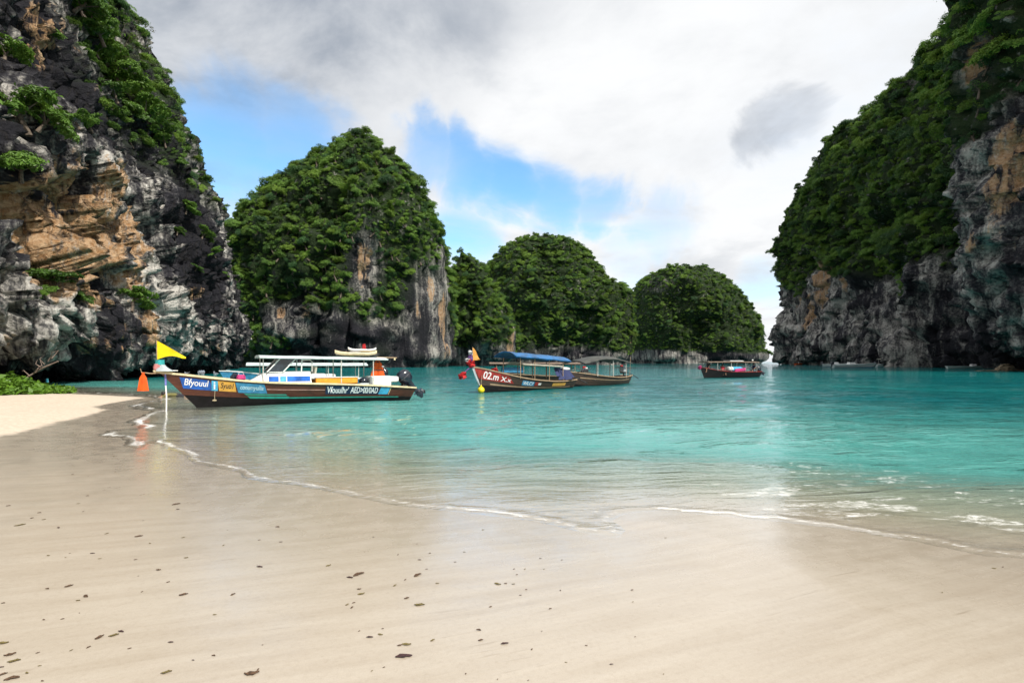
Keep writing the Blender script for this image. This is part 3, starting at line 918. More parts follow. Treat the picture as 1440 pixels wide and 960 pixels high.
def trunk_mesh(seed, r, h):
    g = random.Random(seed)
    bm = bmesh.new()
    def tube(pts, r0, r1, n=6):
        prev = None
        for i, p in enumerate(pts):
            rr_ = r0 + (r1 - r0) * i / (len(pts) - 1)
            ring = [bm.verts.new((p[0] + rr_ * math.cos(6.283 * k / n), p[1] + rr_ * math.sin(6.283 * k / n), p[2])) for k in range(n)]
            if prev:
                for k in range(n):
                    bm.faces.new((prev[k], prev[(k + 1) % n], ring[(k + 1) % n], ring[k]))
            prev = ring
        bm.faces.new(prev)
    dx, dy = g.uniform(-.2, .2), g.uniform(-.2, .2)
    tube([(0, 0, -h * .5), (dx * .3, dy * .3, 0), (dx, dy, h * .5), (dx * 1.2, dy, h * .9)], r * .09, r * .05)
    for k in range(4):
        a = 6.283 * k / 4 + g.uniform(-.4, .4)
        tube([(dx * .8, dy * .8, h * .35), (dx + math.cos(a) * r * .35, dy + math.sin(a) * r * .35, h * .7), (dx + math.cos(a) * r * .7, dy + math.sin(a) * r * .7, h * (.9 + .2 * g.random()))], r * .045, r * .015, 5)
    me = bpy.data.meshes.new('tree_trunk')
    bm.to_mesh(me); bm.free()
    me.materials.append(M['bark'])
    return me

protos = bpy.data.collections.new('plant_shapes')     # not linked to the scene: shapes shared by the jungle cover
CROWNS, TRUNKS, BUSHES = [], [], []
for k in range(8):
    bl = crown_blobs(900 + k, 2.6, 8 + k % 4, .88, .60)
    V, F, t = leaves((1500, 1900, 1300, 1500, 1000, 1900, 1300, 700)[k], bl, (.40, .32, .44, .38, .50, .30, .42, .36)[k], 910 + k, inner=.5)
    CROWNS.append(np_mesh('tree_crown', V, F, M[('leaf', 'leaf_lime', 'leaf', 'leaf_deep', 'leaf', 'leaf', 'leaf_lime', 'leaf_deep')[k]], smooth=False, attrs={'tint': t}))
    TRUNKS.append(trunk_mesh(930 + k, 2.6, 2.4))
    po = bpy.data.objects.new('crown_shape', CROWNS[-1])
    protos.objects.link(po)
for k in range(6):
    bl = crown_blobs(950 + k, 1.4, 9 + k % 3, .55, .8)
    V, F, t = leaves(1900, bl, .27, 960 + k, up=.3, droop=.35, inner=.45)
    BUSHES.append(np_mesh('bush_foliage', V, F, M['leaf_near'], smooth=False, attrs={'tint': t}))

gn = bpy.data.node_groups.new('jungle_scatter', 'GeometryNodeTree')
gn.interface.new_socket('Geometry', in_out='INPUT', socket_type='NodeSocketGeometry')
gn.interface.new_socket('Geometry', in_out='OUTPUT', socket_type='NodeSocketGeometry')
G = gn.nodes
gi, go = G.new('NodeGroupInput'), G.new('NodeGroupOutput')
ci = G.new('GeometryNodeCollectionInfo')
ci.inputs['Collection'].default_value = protos
ci.inputs['Separate Children'].default_value = True
ci.inputs['Reset Children'].default_value = True
ip = G.new('GeometryNodeInstanceOnPoints')
ip.inputs['Pick Instance'].default_value = True
def named(nm, ty):
    a = G.new('GeometryNodeInputNamedAttribute'); a.data_type = ty
    a.inputs['Name'].default_value = nm
    return a.outputs['Attribute']
gn.links.new(gi.outputs[0], ip.inputs['Points'])
gn.links.new(ci.outputs[0], ip.inputs['Instance'])
gn.links.new(named('which', 'INT'), ip.inputs['Instance Index'])
gn.links.new(named('turn', 'FLOAT_VECTOR'), ip.inputs['Rotation'])
gn.links.new(named('grow', 'FLOAT_VECTOR'), ip.inputs['Scale'])
gn.links.new(ip.outputs[0], go.inputs[0])

def sample(body, spacing, smin, smax, seed, front_only=True, thresh=.42, tmax=100000):
    """root points spread over the planted part of a rock surface"""
    g = np.random.default_rng(seed)
    A, Bq, Cq, D = (body.V[body.F[:, k]] for k in range(4))
    area = .5 * (np.linalg.norm(np.cross(Bq - A, Cq - A), axis=1) + np.linalg.norm(np.cross(Cq - A, D - A), axis=1))
    fv = body.veg[body.F].mean(1)
    cen = (A + Bq + Cq + D) / 4
    nn = body.N[body.F].mean(1)
    view = cen - np.array([0, 0, EYE])
    facing = -(nn * view).sum(1) / (np.linalg.norm(view, axis=1) + 1e-9)
    ok = (fv > thresh) & (cen[:, 2] > 3.0)
    if front_only:
        ok &= facing > -0.35
    dens = area * ok
    n = int(min(tmax, dens.sum() / (spacing * spacing) * 2.2))
    pick = g.choice(len(area), n, p=dens / dens.sum())
    u, v = g.random((2, n))[:, :, None]
    P = (A[pick] * (1 - u) + Bq[pick] * u) * (1 - v) + (D[pick] * (1 - u) + Cq[pick] * u) * v
    keep, cell = [], {}
    for i in range(n):
        k = tuple((P[i] // spacing).astype(int))
        bad = False
        for dx in (-1, 0, 1):
            for dy in (-1, 0, 1):
                for dz in (-1, 0, 1):
                    for j in cell.get((k[0] + dx, k[1] + dy, k[2] + dz), ()):
                        if np.sum((P[i] - P[j]) ** 2) < spacing * spacing * .62:
                            bad = True
        if not bad:
            cell.setdefault(k, []).append(i)
            keep.append(i)
    keep = np.array(keep)
    sc_ = smin + (smax - smin) * g.random(len(keep)) ** 2.5
    return P[keep], nn[pick][keep], facing[pick][keep], sc_

def cover(body, name, label, spacing, smin, smax, seed, n_ind, ind_label, group, thresh=.42, sink=.35):
    P, Nn, fc, S_ = sample(body, spacing, smin, smax, seed, thresh=thresh)
    g = np.random.default_rng(seed + 1)
    dist = np.linalg.norm(P, axis=1)
    rank = np.argsort(-(S_ / dist * (fc > .12)))
    ind = rank[:n_ind]
    rest = np.setdiff1d(np.arange(len(P)), ind)
    P = P + Nn * (S_ * 0.25)[:, None] - np.array([0, 0, 1]) * (S_ * sink)[:, None]
    tilt = np.clip(Nn[:, :2], -.9, .9) * .55 + g.normal(size=(len(P), 2)) * .16
    rot = np.stack([-tilt[:, 1], tilt[:, 0], g.random(len(P)) * 6.283], 1)
    sc3 = np.stack([S_ * g.uniform(.85, 1.2, len(P)), S_ * g.uniform(.85, 1.2, len(P)), S_ * g.uniform(.75, 1.15, len(P))], 1)
    which = g.integers(0, 8, len(P))
    me = bpy.data.meshes.new(name)
    me.from_pydata(P[rest].tolist(), [], [])
    a = me.attributes.new('which', 'INT', 'POINT'); a.data.foreach_set('value', which[rest].astype(np.int32))
    a = me.attributes.new('turn', 'FLOAT_VECTOR', 'POINT'); a.data.foreach_set('vector', rot[rest].astype(np.float32).ravel())
    a = me.attributes.new('grow', 'FLOAT_VECTOR', 'POINT'); a.data.foreach_set('vector', sc3[rest].astype(np.float32).ravel())
    o = link(name, me)
    md = o.modifiers.new('scatter', 'NODES'); md.node_group = gn
    tag(o, label, 'jungle', kind='stuff')
    for i in ind:
        r = link('jungle_tree', None)
        r.location = P[i]; r.rotation_euler = rot[i]; r.scale = sc3[i]
        tag(r, ind_label, 'tree', group)
        link('trunk', TRUNKS[which[i]], r)
        link('crown', CROWNS[which[i]], r)
    return len(P)

counts = [
    cover(KA, 'jungle', 'dense jungle mantling the tallest karst island', 1.5, .24, 1.0, 1001, 100, 'broadleaf tree rooted on the slope of the tallest karst island', 'trees on the tallest karst island'),
    cover(KS, 'jungle', 'dense jungle mantling the low spur beside the tallest karst island', 1.6, .26, .95, 1011, 0, '', ''),
    cover(KB, 'jungle', 'dense jungle mantling the round middle karst island', 1.75, .28, 1.0, 1021, 0, '', ''),
    cover(KC, 'jungle', 'dense jungle mantling the farthest domed karst island', 2.2, .34, 1.15, 1031, 0, '', ''),
    cover(MASSIF, 'jungle', 'dense jungle mantling the long massif above the white boats', 1.9, .30, 1.35, 1041, 100, 'broadleaf tree rooted on the wooded face of the long massif', 'trees on the long massif'),
    cover(BUTT, 'jungle', 'shrubby jungle hanging on the upper part of the dark buttress', 2.6, .5, 1.1, 1051, 60, 'leafy tree hanging on the dark buttress in front of the massif', 'trees on the dark buttress'),
    cover(LEFT, 'jungle', 'low scrub along the sloping crest of the orange streaked cliff', 1.9, .30, .62, 1061, 30, 'low tree on the sloping crest of the orange streaked cliff', 'trees on the crest of the orange streaked cliff'),
]
print('PLANTS', counts)

# individual shrubs rooted in the left cliff
def stem_mesh(seed):
    return trunk_mesh(seed, 1.4, .9)
STEMS = [stem_mesh(970 + k) for k in range(3)]
def bush(body, px, py, size, label, kind=0, mat=None, group=None, push=.3):
    h, n = hitpx(body, px, py)
    if h is None:
        print('bush missed', px, py); return
    r = link('cliff_shrub', None)
    r.location = h + n * size * push
    tl = Vector((n.x, n.y, 0)) * .5
    r.rotation_euler = (-tl.y, tl.x, random.uniform(0, 6.28))
    r.scale = (size, size, size * .85)
    tag(r, label, 'shrub', group)
    link('stem', STEMS[kind % 3], r)
    link('foliage', BUSHES[kind % 6], r)

bush(LEFT, 35, 172, 1.75, 'wide light green shrub sprouting from the cliff above the smaller bright tuft', 0)
bush(LEFT, 62, 180, 1.2, 'light green shrub hanging at the edge of the wide shrub on the orange cliff', 3)
bush(LEFT, 30, 250, 1.15, 'bright green tuft just above the orange rock patch of the overhanging cliff', 1)
bush(LEFT, 80, 408, 1.1, 'dark green upright shrub at the lower edge of the orange rock patch', 2)
bush(LEFT, 188, 431, 1.25, 'round dark green shrub on the white streaked part of the overhanging cliff', 4)
bush(LEFT, 60, 418, .55, 'small yellowish tuft beside the dark upright shrub on the cliff', 5)
bush(LEFT, 110, 425, .6, 'small dark tuft on the ledge under the orange rock patch', 3)
bush(LEFT, 10, 85, 1.0, 'green shrub on the dark upper rock of the orange streaked cliff', 2)
bush(LEFT, 72, 55, .7, 'small green tuft on the dark upper rock beside the pale stain', 1)
for (px, py, s) in ((120, 30, 1.7), (140, 55, 1.6), (150, 90, 1.5), (165, 115, 1.6), (180, 130, 1.6), (195, 150, 1.5), (210, 170, 1.6), (222, 190, 1.3), (150, 165, 1.1), (128, 185, 1.0), (100, 8, 1.6), (135, 75, 1.2), (160, 140, 1.2), (185, 165, 1.3), (110, 175, .9), (232, 205, 1.0), (250, 235, .8), (205, 185, 1.1)):
    bush(LEFT, px, py, s, 'leafy green shrub on the steep upper edge of the orange streaked cliff', int(px) % 6, group='shrubs along the upper edge of the orange streaked cliff')
for (px, py, s) in ((262, 300, .9), (285, 335, .9), (300, 360, .8), (312, 392, .7), (250, 330, .6), (275, 380, .5)):
    bush(LEFT, px, py, s, 'dull green shrub clinging to the dark far shoulder of the overhanging cliff', int(px) % 6, group='shrubs on the dark shoulder of the overhanging cliff')

# ------------------------------------------------------------------ mesh builder for made things
class MB:
    def __init__(self):
        self.v, self.f, self.m = [], [], []

    def add(self, verts, faces, mi=0):
        b = len(self.v)
        self.v += [tuple(p) for p in verts]
        self.f += [tuple(b + i for i in f) for f in faces]
        self.m += [mi] * len(faces)
        return self

    def box(self, c, s, rot=None, mi=0, taper=1.0, bevel=0.0):
        hx, hy, hz = (k / 2 for k in s)
        if bevel:
            b = min(bevel, hx * .9, hy * .9, hz * .9)
            V = []
            for z, ins in ((-hz, b), (-hz + b, 0), (hz - b, 0), (hz, b)):
                t = 1 + (taper - 1) * (z + hz) / (2 * hz)
                x, y = (hx - ins) * t, (hy - ins) * t
                V += [(-x + b, -y, z), (x - b, -y, z), (x, -y + b, z), (x, y - b, z), (x - b, y, z), (-x + b, y, z), (-x, y - b, z), (-x, -y + b, z)]
            Fq = [tuple(range(7, -1, -1)), tuple(range(24, 32))]
            for k in range(3):
                for i in range(8):
                    j = (i + 1) % 8
                    Fq.append((k * 8 + i, k * 8 + j, k * 8 + 8 + j, k * 8 + 8 + i))
        else:
            V = [(x * (taper if z > 0 else 1), y * (taper if z > 0 else 1), z) for z in (-hz, hz) for x, y in ((-hx, -hy), (hx, -hy), (hx, hy), (-hx, hy))]
            Fq = [(3, 2, 1, 0), (4, 5, 6, 7), (0, 1, 5, 4), (1, 2, 6, 5), (2, 3, 7, 6), (3, 0, 4, 7)]
        Mx = rot if rot is not None else Matrix.Identity(3)
        V = [Mx @ Vector(p) + Vector(c) for p in V]
        return self.add(V, Fq, mi)

    def tube(self, pts, r, n=8, mi=0, cap=True):
        pts = [Vector(p) for p in pts]
        rs = r if hasattr(r, '__len__') else [r] * len(pts)
        V, Fq = [], []
        ref = Vector((0.13, 0.31, 0.94))
        for i, p in enumerate(pts):
            t = (pts[min(i + 1, len(pts) - 1)] - pts[max(i - 1, 0)]).normalized()
            a = t.cross(ref)
            if a.length < .05:
                a = t.cross(Vector((1, 0, 0)))
            a.normalize()
            b = t.cross(a)
            V += [p + (a * math.cos(6.2832 * k / n) + b * math.sin(6.2832 * k / n)) * rs[i] for k in range(n)]
        for i in range(len(pts) - 1):
            for k in range(n):
                Fq.append((i * n + k, i * n + (k + 1) % n, (i + 1) * n + (k + 1) % n, (i + 1) * n + k))
        if cap:
            Fq.append(tuple(range(n - 1, -1, -1)))
            Fq.append(tuple((len(pts) - 1) * n + k for k in range(n)))
        return self.add(V, Fq, mi)

    def loft(self, rings, mi=0, cap=True):
        n = len(rings[0])
        V = [p for r in rings for p in r]
        Fq = []
        for i in range(len(rings) - 1):
            for k in range(n):
                Fq.append((i * n + k, i * n + (k + 1) % n, (i + 1) * n + (k + 1) % n, (i + 1) * n + k))
        if cap:
            Fq.append(tuple(range(n - 1, -1, -1)))
            Fq.append(tuple((len(rings) - 1) * n + k for k in range(n)))
        return self.add(V, Fq, mi)

    def ball(self, c, r, n=12, m=8, sq=(1, 1, 1), mi=0):
        rings = []
        for i in range(m + 1):
            a = math.pi * (i / m) * .98 + .03
            rings.append([(c[0] + sq[0] * r * math.sin(a) * math.cos(6.2832 * k / n), c[1] + sq[1] * r * math.sin(a) * math.sin(6.2832 * k / n), c[2] - sq[2] * r * math.cos(a)) for k in range(n)])
        return self.loft(rings, mi)

    def sheet(self, P, thick=0.012, mi=0):
        """P: rows x cols of points; closed thin solid"""
        nu, nv = len(P), len(P[0])
        A = np.array(P, float)
        du = np.gradient(A, axis=0); dv = np.gradient(A, axis=1)
        N_ = np.cross(du, dv)
        N_ /= np.linalg.norm(N_, axis=2, keepdims=True) + 1e-9
        V = np.concatenate([(A + N_ * thick / 2).reshape(-1, 3), (A - N_ * thick / 2).reshape(-1, 3)])
        o = nu * nv
        Fq = []
        for i in range(nu - 1):
            for j in range(nv - 1):
                a, b, c, d = i * nv + j, (i + 1) * nv + j, (i + 1) * nv + j + 1, i * nv + j + 1
                Fq += [(a, b, c, d), (o + d, o + c, o + b, o + a)]
        for i in range(nu - 1):
            Fq += [(i * nv, o + i * nv, o + (i + 1) * nv, (i + 1) * nv), ((i + 1) * nv + nv - 1, o + (i + 1) * nv + nv - 1, o + i * nv + nv - 1, i * nv + nv - 1)]
        for j in range(nv - 1):
            Fq += [(j + 1, o + j + 1, o + j, j), ((nu - 1) * nv + j, o + (nu - 1) * nv + j, o + (nu - 1) * nv + j + 1, (nu - 1) * nv + j + 1)]
        return self.add(V.tolist(), Fq, mi)

    def mesh(self, name, mats, smooth=False):
        me = bpy.data.meshes.new(name)
        me.from_pydata(self.v, [], self.f)
        for m in (mats if isinstance(mats, (list, tuple)) else [mats]):
            me.materials.append(m)
        me.polygons.foreach_set('material_index', self.m)
        bm = bmesh.new(); bm.from_mesh(me)
        bmesh.ops.recalc_face_normals(bm, faces=bm.faces)
        bm.to_mesh(me); bm.free()
        if smooth:
            me.polygons.foreach_set('use_smooth', [True] * len(me.polygons))
            try:
                me.set_sharp_from_angle(angle=R(42))
            except Exception:
                pass
        return me

    def build(self, name, mats, parent=None, smooth=False):
        return link(name, self.mesh(name, mats, smooth), parent)

def rotx(a): return Matrix.Rotation(a, 3, 'X')
def roty(a): return Matrix.Rotation(a, 3, 'Y')
def rotz(a): return Matrix.Rotation(a, 3, 'Z')

# paints
M['hull_brown'] = wood('hull_brown_paint', (0.045, 0.012, 0.007), (0.105, 0.032, 0.016), rough=.32)
M['hull_black'] = plain('hull_black_paint', (0.006, 0.005, 0.006), .5, spec=.2, var=.3)
M['hull_wood'] = wood('hull_dark_wood', (0.018, 0.011, 0.008), (0.065, 0.036, 0.022), rough=.5)
M['hull_red'] = plain('hull_red_paint', (0.30, 0.022, 0.015), .4, var=.3)
M['cream'] = plain('cream_paint', (0.66, 0.57, 0.36), .45, var=.15)
M['white'] = plain('white_gelcoat', (0.78, 0.79, 0.78), .35, var=.06)
M['wood_rail'] = wood('weathered_rail', (0.22, 0.14, 0.08), (0.46, 0.34, 0.22), rough=.6)
M['deck'] = wood('deck_boards', (0.16, 0.10, 0.06), (0.33, 0.23, 0.15), rough=.65)
M['blue'] = plain('blue_paint', (0.012, 0.10, 0.42), .4, var=.25)
M['blue_win'] = plain('blue_window', (0.015, 0.13, 0.55), .18, var=.35, scale=2)
M['sky_blue'] = plain('light_blue_paint', (0.06, 0.38, 0.62), .4, var=.15)
M['steel_blue'] = plain('steel_blue_paint', (0.04, 0.22, 0.40), .4, var=.2)
M['gold'] = plain('gold_paint', (0.62, 0.34, 0.06), .45, var=.12)
M['sea_green'] = plain('sea_green_paint', (0.02, 0.28, 0.22), .4, var=.15)
M['navy'] = plain('navy_paint', (0.008, 0.018, 0.06), .35, var=.2)
M['letter_white'] = plain('white_lettering', (0.82, 0.84, 0.85), .5, var=.05)
M['letter_black'] = plain('black_lettering', (0.015, 0.015, 0.015), .5, var=.05)
M['letter_pale'] = plain('pale_blue_lettering', (0.45, 0.66, 0.75), .5, var=.1)
M['pink_line'] = plain('pale_pink_line', (0.55, 0.33, 0.28), .5)
M['orange_bench'] = plain('orange_bench_paint', (0.78, 0.32, 0.02), .45, var=.12)
M['canopy_white'] = plain('white_canopy_cloth', (0.66, 0.76, 0.77), .6, var=.1, trans=.15)
M['canopy_blue'] = plain('blue_tarpaulin', (0.015, 0.13, 0.34), .42, var=.35, scale=3, trans=.1)
M['canopy_dark'] = plain('dark_tarpaulin', (0.055, 0.058, 0.05), .6, var=.4, scale=3)
M['canopy_cream'] = plain('cream_awning', (0.62, 0.58, 0.48), .6, var=.12, trans=.2)
M['canopy_brown'] = plain('brown_awning', (0.20, 0.14, 0.10), .7, var=.25)
M['glass'] = plain('tinted_windscreen', (0.02, 0.03, 0.04), .08, var=.3, spec=.8)
M['metal'] = plain('painted_pole', (0.62, 0.60, 0.55), .4, metal=.3)
M['motor_black'] = plain('outboard_black', (0.012, 0.016, 0.028), .18, var=.2, spec=.7)
M['engine_grey'] = plain('engine_iron', (0.09, 0.09, 0.10), .45, metal=.6, var=.4)
M['yellow'] = plain('yellow_cloth', (0.90, 0.70, 0.0), .7, var=.06, trans=.3)
M['turq'] = plain('turquoise_cloth', (0.05, 0.48, 0.50), .7, var=.1, trans=.25)
M['pink'] = plain('pink_cloth', (0.72, 0.30, 0.30), .7, var=.12, trans=.25)
M['pale_cloth'] = plain('pale_blue_cloth', (0.55, 0.62, 0.66), .7, var=.12, trans=.25)
M['orange'] = plain('orange_cloth', (0.85, 0.13, 0.012), .7, var=.14, trans=.3)
M['orange_flag'] = plain('pale_orange_cloth', (0.86, 0.42, 0.09), .7, var=.1, trans=.3)
M['red'] = plain('red_cloth', (0.55, 0.018, 0.022), .7, var=.2, trans=.2)
M['magenta'] = plain('magenta_cloth', (0.45, 0.03, 0.16), .7, var=.2)
M['violet'] = plain('violet_cloth', (0.15, 0.06, 0.24), .7, var=.2, trans=.2)
M['white_cloth'] = plain('white_cloth', (0.75, 0.75, 0.76), .7, var=.08, trans=.25)
M['buoy'] = plain('yellow_float', (0.82, 0.62, 0.01), .35, var=.06)
M['pole_blue'] = plain('blue_pole_paint', (0.18, 0.20, 0.55), .4, var=.2)
M['rope'] = plain('rope', (0.40, 0.33, 0.22), .9, var=.2, scale=30)
M['skin'] = plain('skin', (0.33, 0.18, 0.11), .55, var=.08)
M['hair'] = plain('black_hair', (0.012, 0.010, 0.010), .5, var=.2)
M['shirt_red'] = plain('red_shirt', (0.40, 0.02, 0.04), .8)
M['shirt_navy'] = plain('navy_shirt', (0.02, 0.03, 0.10), .8)
M['shirt_dark'] = plain('dark_shirt', (0.03, 0.03, 0.04), .8)
M['shirt_olive'] = plain('olive_shirt', (0.16, 0.15, 0.05), .8)
M['shorts'] = plain('dark_shorts', (0.02, 0.02, 0.03), .8)
M['board_cream'] = plain('cream_board', (0.72, 0.58, 0.36), .4, var=.12)
M['leaf_dead'] = plain('dead_leaf', (0.085, 0.045, 0.022), .75, var=.5, scale=9)
M['leaf_dark'] = plain('dark_dead_leaf', (0.045, 0.018, 0.018), .7, var=.4, scale=9)
M['leaf_olive'] = plain('olive_dead_leaf', (0.13, 0.10, 0.03), .75, var=.4, scale=9)
M['driftwood'] = wood('driftwood', (0.16, 0.11, 0.09), (0.36, 0.27, 0.22), rough=.85)
M['sign_teal'] = plain('teal_sign_board', (0.05, 0.28, 0.30), .5, var=.2)
M['tan_rock'] = plain('tan_fallen_rock', (0.22, 0.17, 0.11), .9, var=.35, scale=1.6, bump=.6)

# ------------------------------------------------------------------ hull shape
class Hull:
    """x runs from the transom (0) to the foot of the stem (L); v from keel (0) to gunwale (1)"""
    def __init__(self, L, beam, gun, rake=1.3, keel=-.32, stern=.62, full=.40, aft=0.35, nose=.02):
        self.L, self.B, self.gun, self.rake, self.keel, self.stern, self.full, self.aft, self.nose = L, beam, gun, rake, keel, stern, full, aft, nose

    def zg(self, x):
        return float(np.interp(x, [g[0] for g in self.gun], [g[1] for g in self.gun]))

    def zg_s(self, x):
        # softened sheer line
        return sum(self.zg(x + d) * w for d, w in ((-.9, .15), (-.45, .2), (0, .3), (.45, .2), (.9, .15)))

    def half(self, s):
        if s < self.full:
            t = s / self.full
            w = self.stern + (1 - self.stern) * math.sin(t * math.pi / 2)
        else:
            t = (s - self.full) / (1 - self.full)
            w = (1 - t ** 2.3)
        return max(self.nose, self.B / 2 * w)

    def pt(self, s, v, side=1, inset=0.0):
        vv = max(0, min(1, v))
        bow = max(0, (s - .55) / .45) ** 2
        ast = max(0, (.25 - s) / .25)
        x = s * self.L + self.rake * vv ** 1.15 * bow - self.aft * vv * ast
        zk = self.keel + .06 * max(0, (s - .8) / .2) ** 2
        z = zk + (self.zg_s(x) - zk) * v
        sec = .18 + .82 * vv ** .62 if vv > 0 else 0.0
        sec = sec * (1 - .25 * bow * (1 - vv))
        y = self.half(s) * sec
        return Vector((x, side * max(0, y - inset), z))

    def s_of(self, x, v):
        s = x / self.L
        for _ in range(12):
            s += (x - self.pt(min(max(s, 0), 1), v).x) / self.L * .8
        return min(max(s, 0), 1)

    def on(self, x, v, side=1, lift=.01):
        s = self.s_of(x, v)
        p = self.pt(s, v, side)
        a = self.pt(min(1, s + .01), v, side) - self.pt(max(0, s - .01), v, side)
        b = self.pt(s, min(1, v + .02), side) - self.pt(s, max(0.02, v - .02), side)
        n = a.cross(b).normalized()
        if n.y * side < 0:
            n = -n
        return p + n * lift

    def mesh_parts(self, root, m_low, m_up, m_rail, m_deck, split=.5, floor=.16, ns=44, nvv=12, rail=(.07, .05)):
        mb = MB()
        for side in (1, -1):
            rows = [[self.pt(i / ns, j / nvv, side) for j in range(nvv + 1)] for i in range(ns + 1)]
            V = [p for r in rows for p in r]
            Fq, mi = [], []
            for i in range(ns):
                for j in range(nvv):
                    a = i * (nvv + 1) + j
                    Fq.append((a, a + nvv + 1, a + nvv + 2, a + 1))
                    mi.append(0 if (j + .5) / nvv < split else 1)
            b = len(mb.v)
            mb.add(V, Fq)
            mb.m[-len(Fq):] = mi
            # inner planking
            V, Fq = [], []
            for i in range(ns + 1):
                g = self.pt(i / ns, 1.0, side)
                gi_ = self.pt(i / ns, 1.0, side, .05)
                q0 = self.pt(i / ns, 0, side).z
                vf = min(.85, (floor - .03 - q0) / (g.z - q0))
                lo = self.pt(i / ns, vf, side, .04)
                V += [g, gi_, lo]
            for i in range(ns):
                for j in range(2):
                    a = i * 3 + j
                    Fq.append((a, a + 3, a + 4, a + 1))
            mb.add(V, Fq, 1)
        tr = [self.pt(0, j / nvv, 1) for j in range(nvv + 1)] + [self.pt(0, j / nvv, -1) for j in range(nvv, 0, -1)]
        mb.add(tr, [tuple(range(len(tr)))], 1)
        me_o = mb.build('hull', [m_low, m_up], root, smooth=True)
        # rail: a bar that follows the sheer on each side
        for side in (1, -1):
            r = MB()
            rings = []
            for i in range(ns + 1):
                p = self.pt(i / ns, 1.0, side)
                w, h = rail
                y = p.y
                rings.append([(p.x, y + w * .55, p.z - h * .5), (p.x, y + w * .55, p.z + h * .5), (p.x, y - w * .55, p.z + h * .5), (p.x, y - w * .55, p.z - h * .5)])
            r.loft(rings)
            r.build('gunwale', m_rail, root, smooth=True)
        d = MB()
        rows = []
        fore = []
        for i in range(ns + 1):
            s = i / ns
            if s <= .82:
                p = self.pt(s, .5, 1, .03)
                q0 = self.pt(s, 0, 1).z
                vf = (floor - q0) / (self.pt(s, 1, 1).z - q0)
                p = self.pt(s, vf, 1, .04)
                rows.append([(p.x, -p.y, floor), (p.x, p.y, floor)])
            if s >= .78:
                p = self.pt(s, .90, 1, .03)
                fore.append([(p.x, -p.y, p.z), (p.x, p.y, p.z)])
        d.sheet(rows, .03)
        d.build('deck', m_deck, root)
        MB().sheet(fore, .03).build('foredeck', m_deck, root)
        return me_o

    def panel(self, root, name, mat, x0, x1, v0, v1, slant=0.0, lift=.008, side=1, nx=10, nv=4, label=None):
        P = []
        for i in range(nx + 1):
            row = []
            for j in range(nv + 1):
                v = v0 + (v1 - v0) * j / nv
                x = x0 + (x1 - x0) * i / nx + slant * (j / nv - .5)
                row.append(self.on(x, v, side, lift))
            P.append(row)
        o = MB().sheet(P, .006).build(name, mat, root)
        if label: o['label'] = label
        return o

    def text(self, root, s, mat, x_left, x_right, v0, v1, lift=.018, side=1, shear=0.0, label=None):
        cu = bpy.data.curves.new('lettering', 'FONT')
        cu.body = s
        cu.shear = shear
        cu.offset = .012
        ob = bpy.data.objects.new('lettering', cu)
        COL.objects.link(ob)
        dg = bpy.context.evaluated_depsgraph_get()
        me = bpy.data.meshes.new_from_object(ob.evaluated_get(dg))
        bpy.data.objects.remove(ob)
        co = np.empty(len(me.vertices) * 3, np.float32)
        me.vertices.foreach_get('co', co)
        co = co.reshape(-1, 3)
        lo, hi = co.min(0), co.max(0)
        u = (co[:, 0] - lo[0]) / (hi[0] - lo[0])
        w = (co[:, 1] - lo[1]) / (hi[1] - lo[1])
        new = [self.on(x_left + (x_right - x_left) * a, v0 + (v1 - v0) * b, side, lift) for a, b in zip(u, w)]
        me.vertices.foreach_set('co', np.array(new, np.float32).ravel())
        me.materials.clear(); me.materials.append(mat)
        me.update()
        o = link('lettering', me, root)
        if label: o['label'] = label
        return o

def boat_root(name, stern, bow, label, cat='boat', group=None):
    d = Vector((bow[0] - stern[0], bow[1] - stern[1], 0))
    r = empty(name, (stern[0], stern[1], 0.0), math.atan2(d.y, d.x))
    tag(r, label, cat, group)
    return r, d.length

def canopy(root, name, mat, x0, x1, hw, zfun, arch, thick=.05, nx=16, ny=10, sag=0.012):
    P = []
    for i in range(nx + 1):
        x = x0 + (x1 - x0) * i / nx
        row = []
        for j in range(ny + 1):
            t = -1 + 2 * j / ny
            z = zfun(i / nx) + arch * (1 - t * t) - sag * (1 - abs(math.cos(i * math.pi * 3 / nx)))
            row.append((x, t * hw, z))
        P.append(row)
    return MB().sheet(P, thick).build(name, mat, root, smooth=True)

def posts(root, mat, xs, y, z0, z1, r=.022):
    for x in xs:
        for sd in (1, -1):
            zt = z1(x) if callable(z1) else z1
            zb = z0(x) if callable(z0) else z0
            MB().tube([(x, sd * y, zb), (x + .01, sd * (y + .01), (zb + zt) / 2), (x, sd * y, zt)], r, 8).build('canopy_post', mat, root, smooth=True)

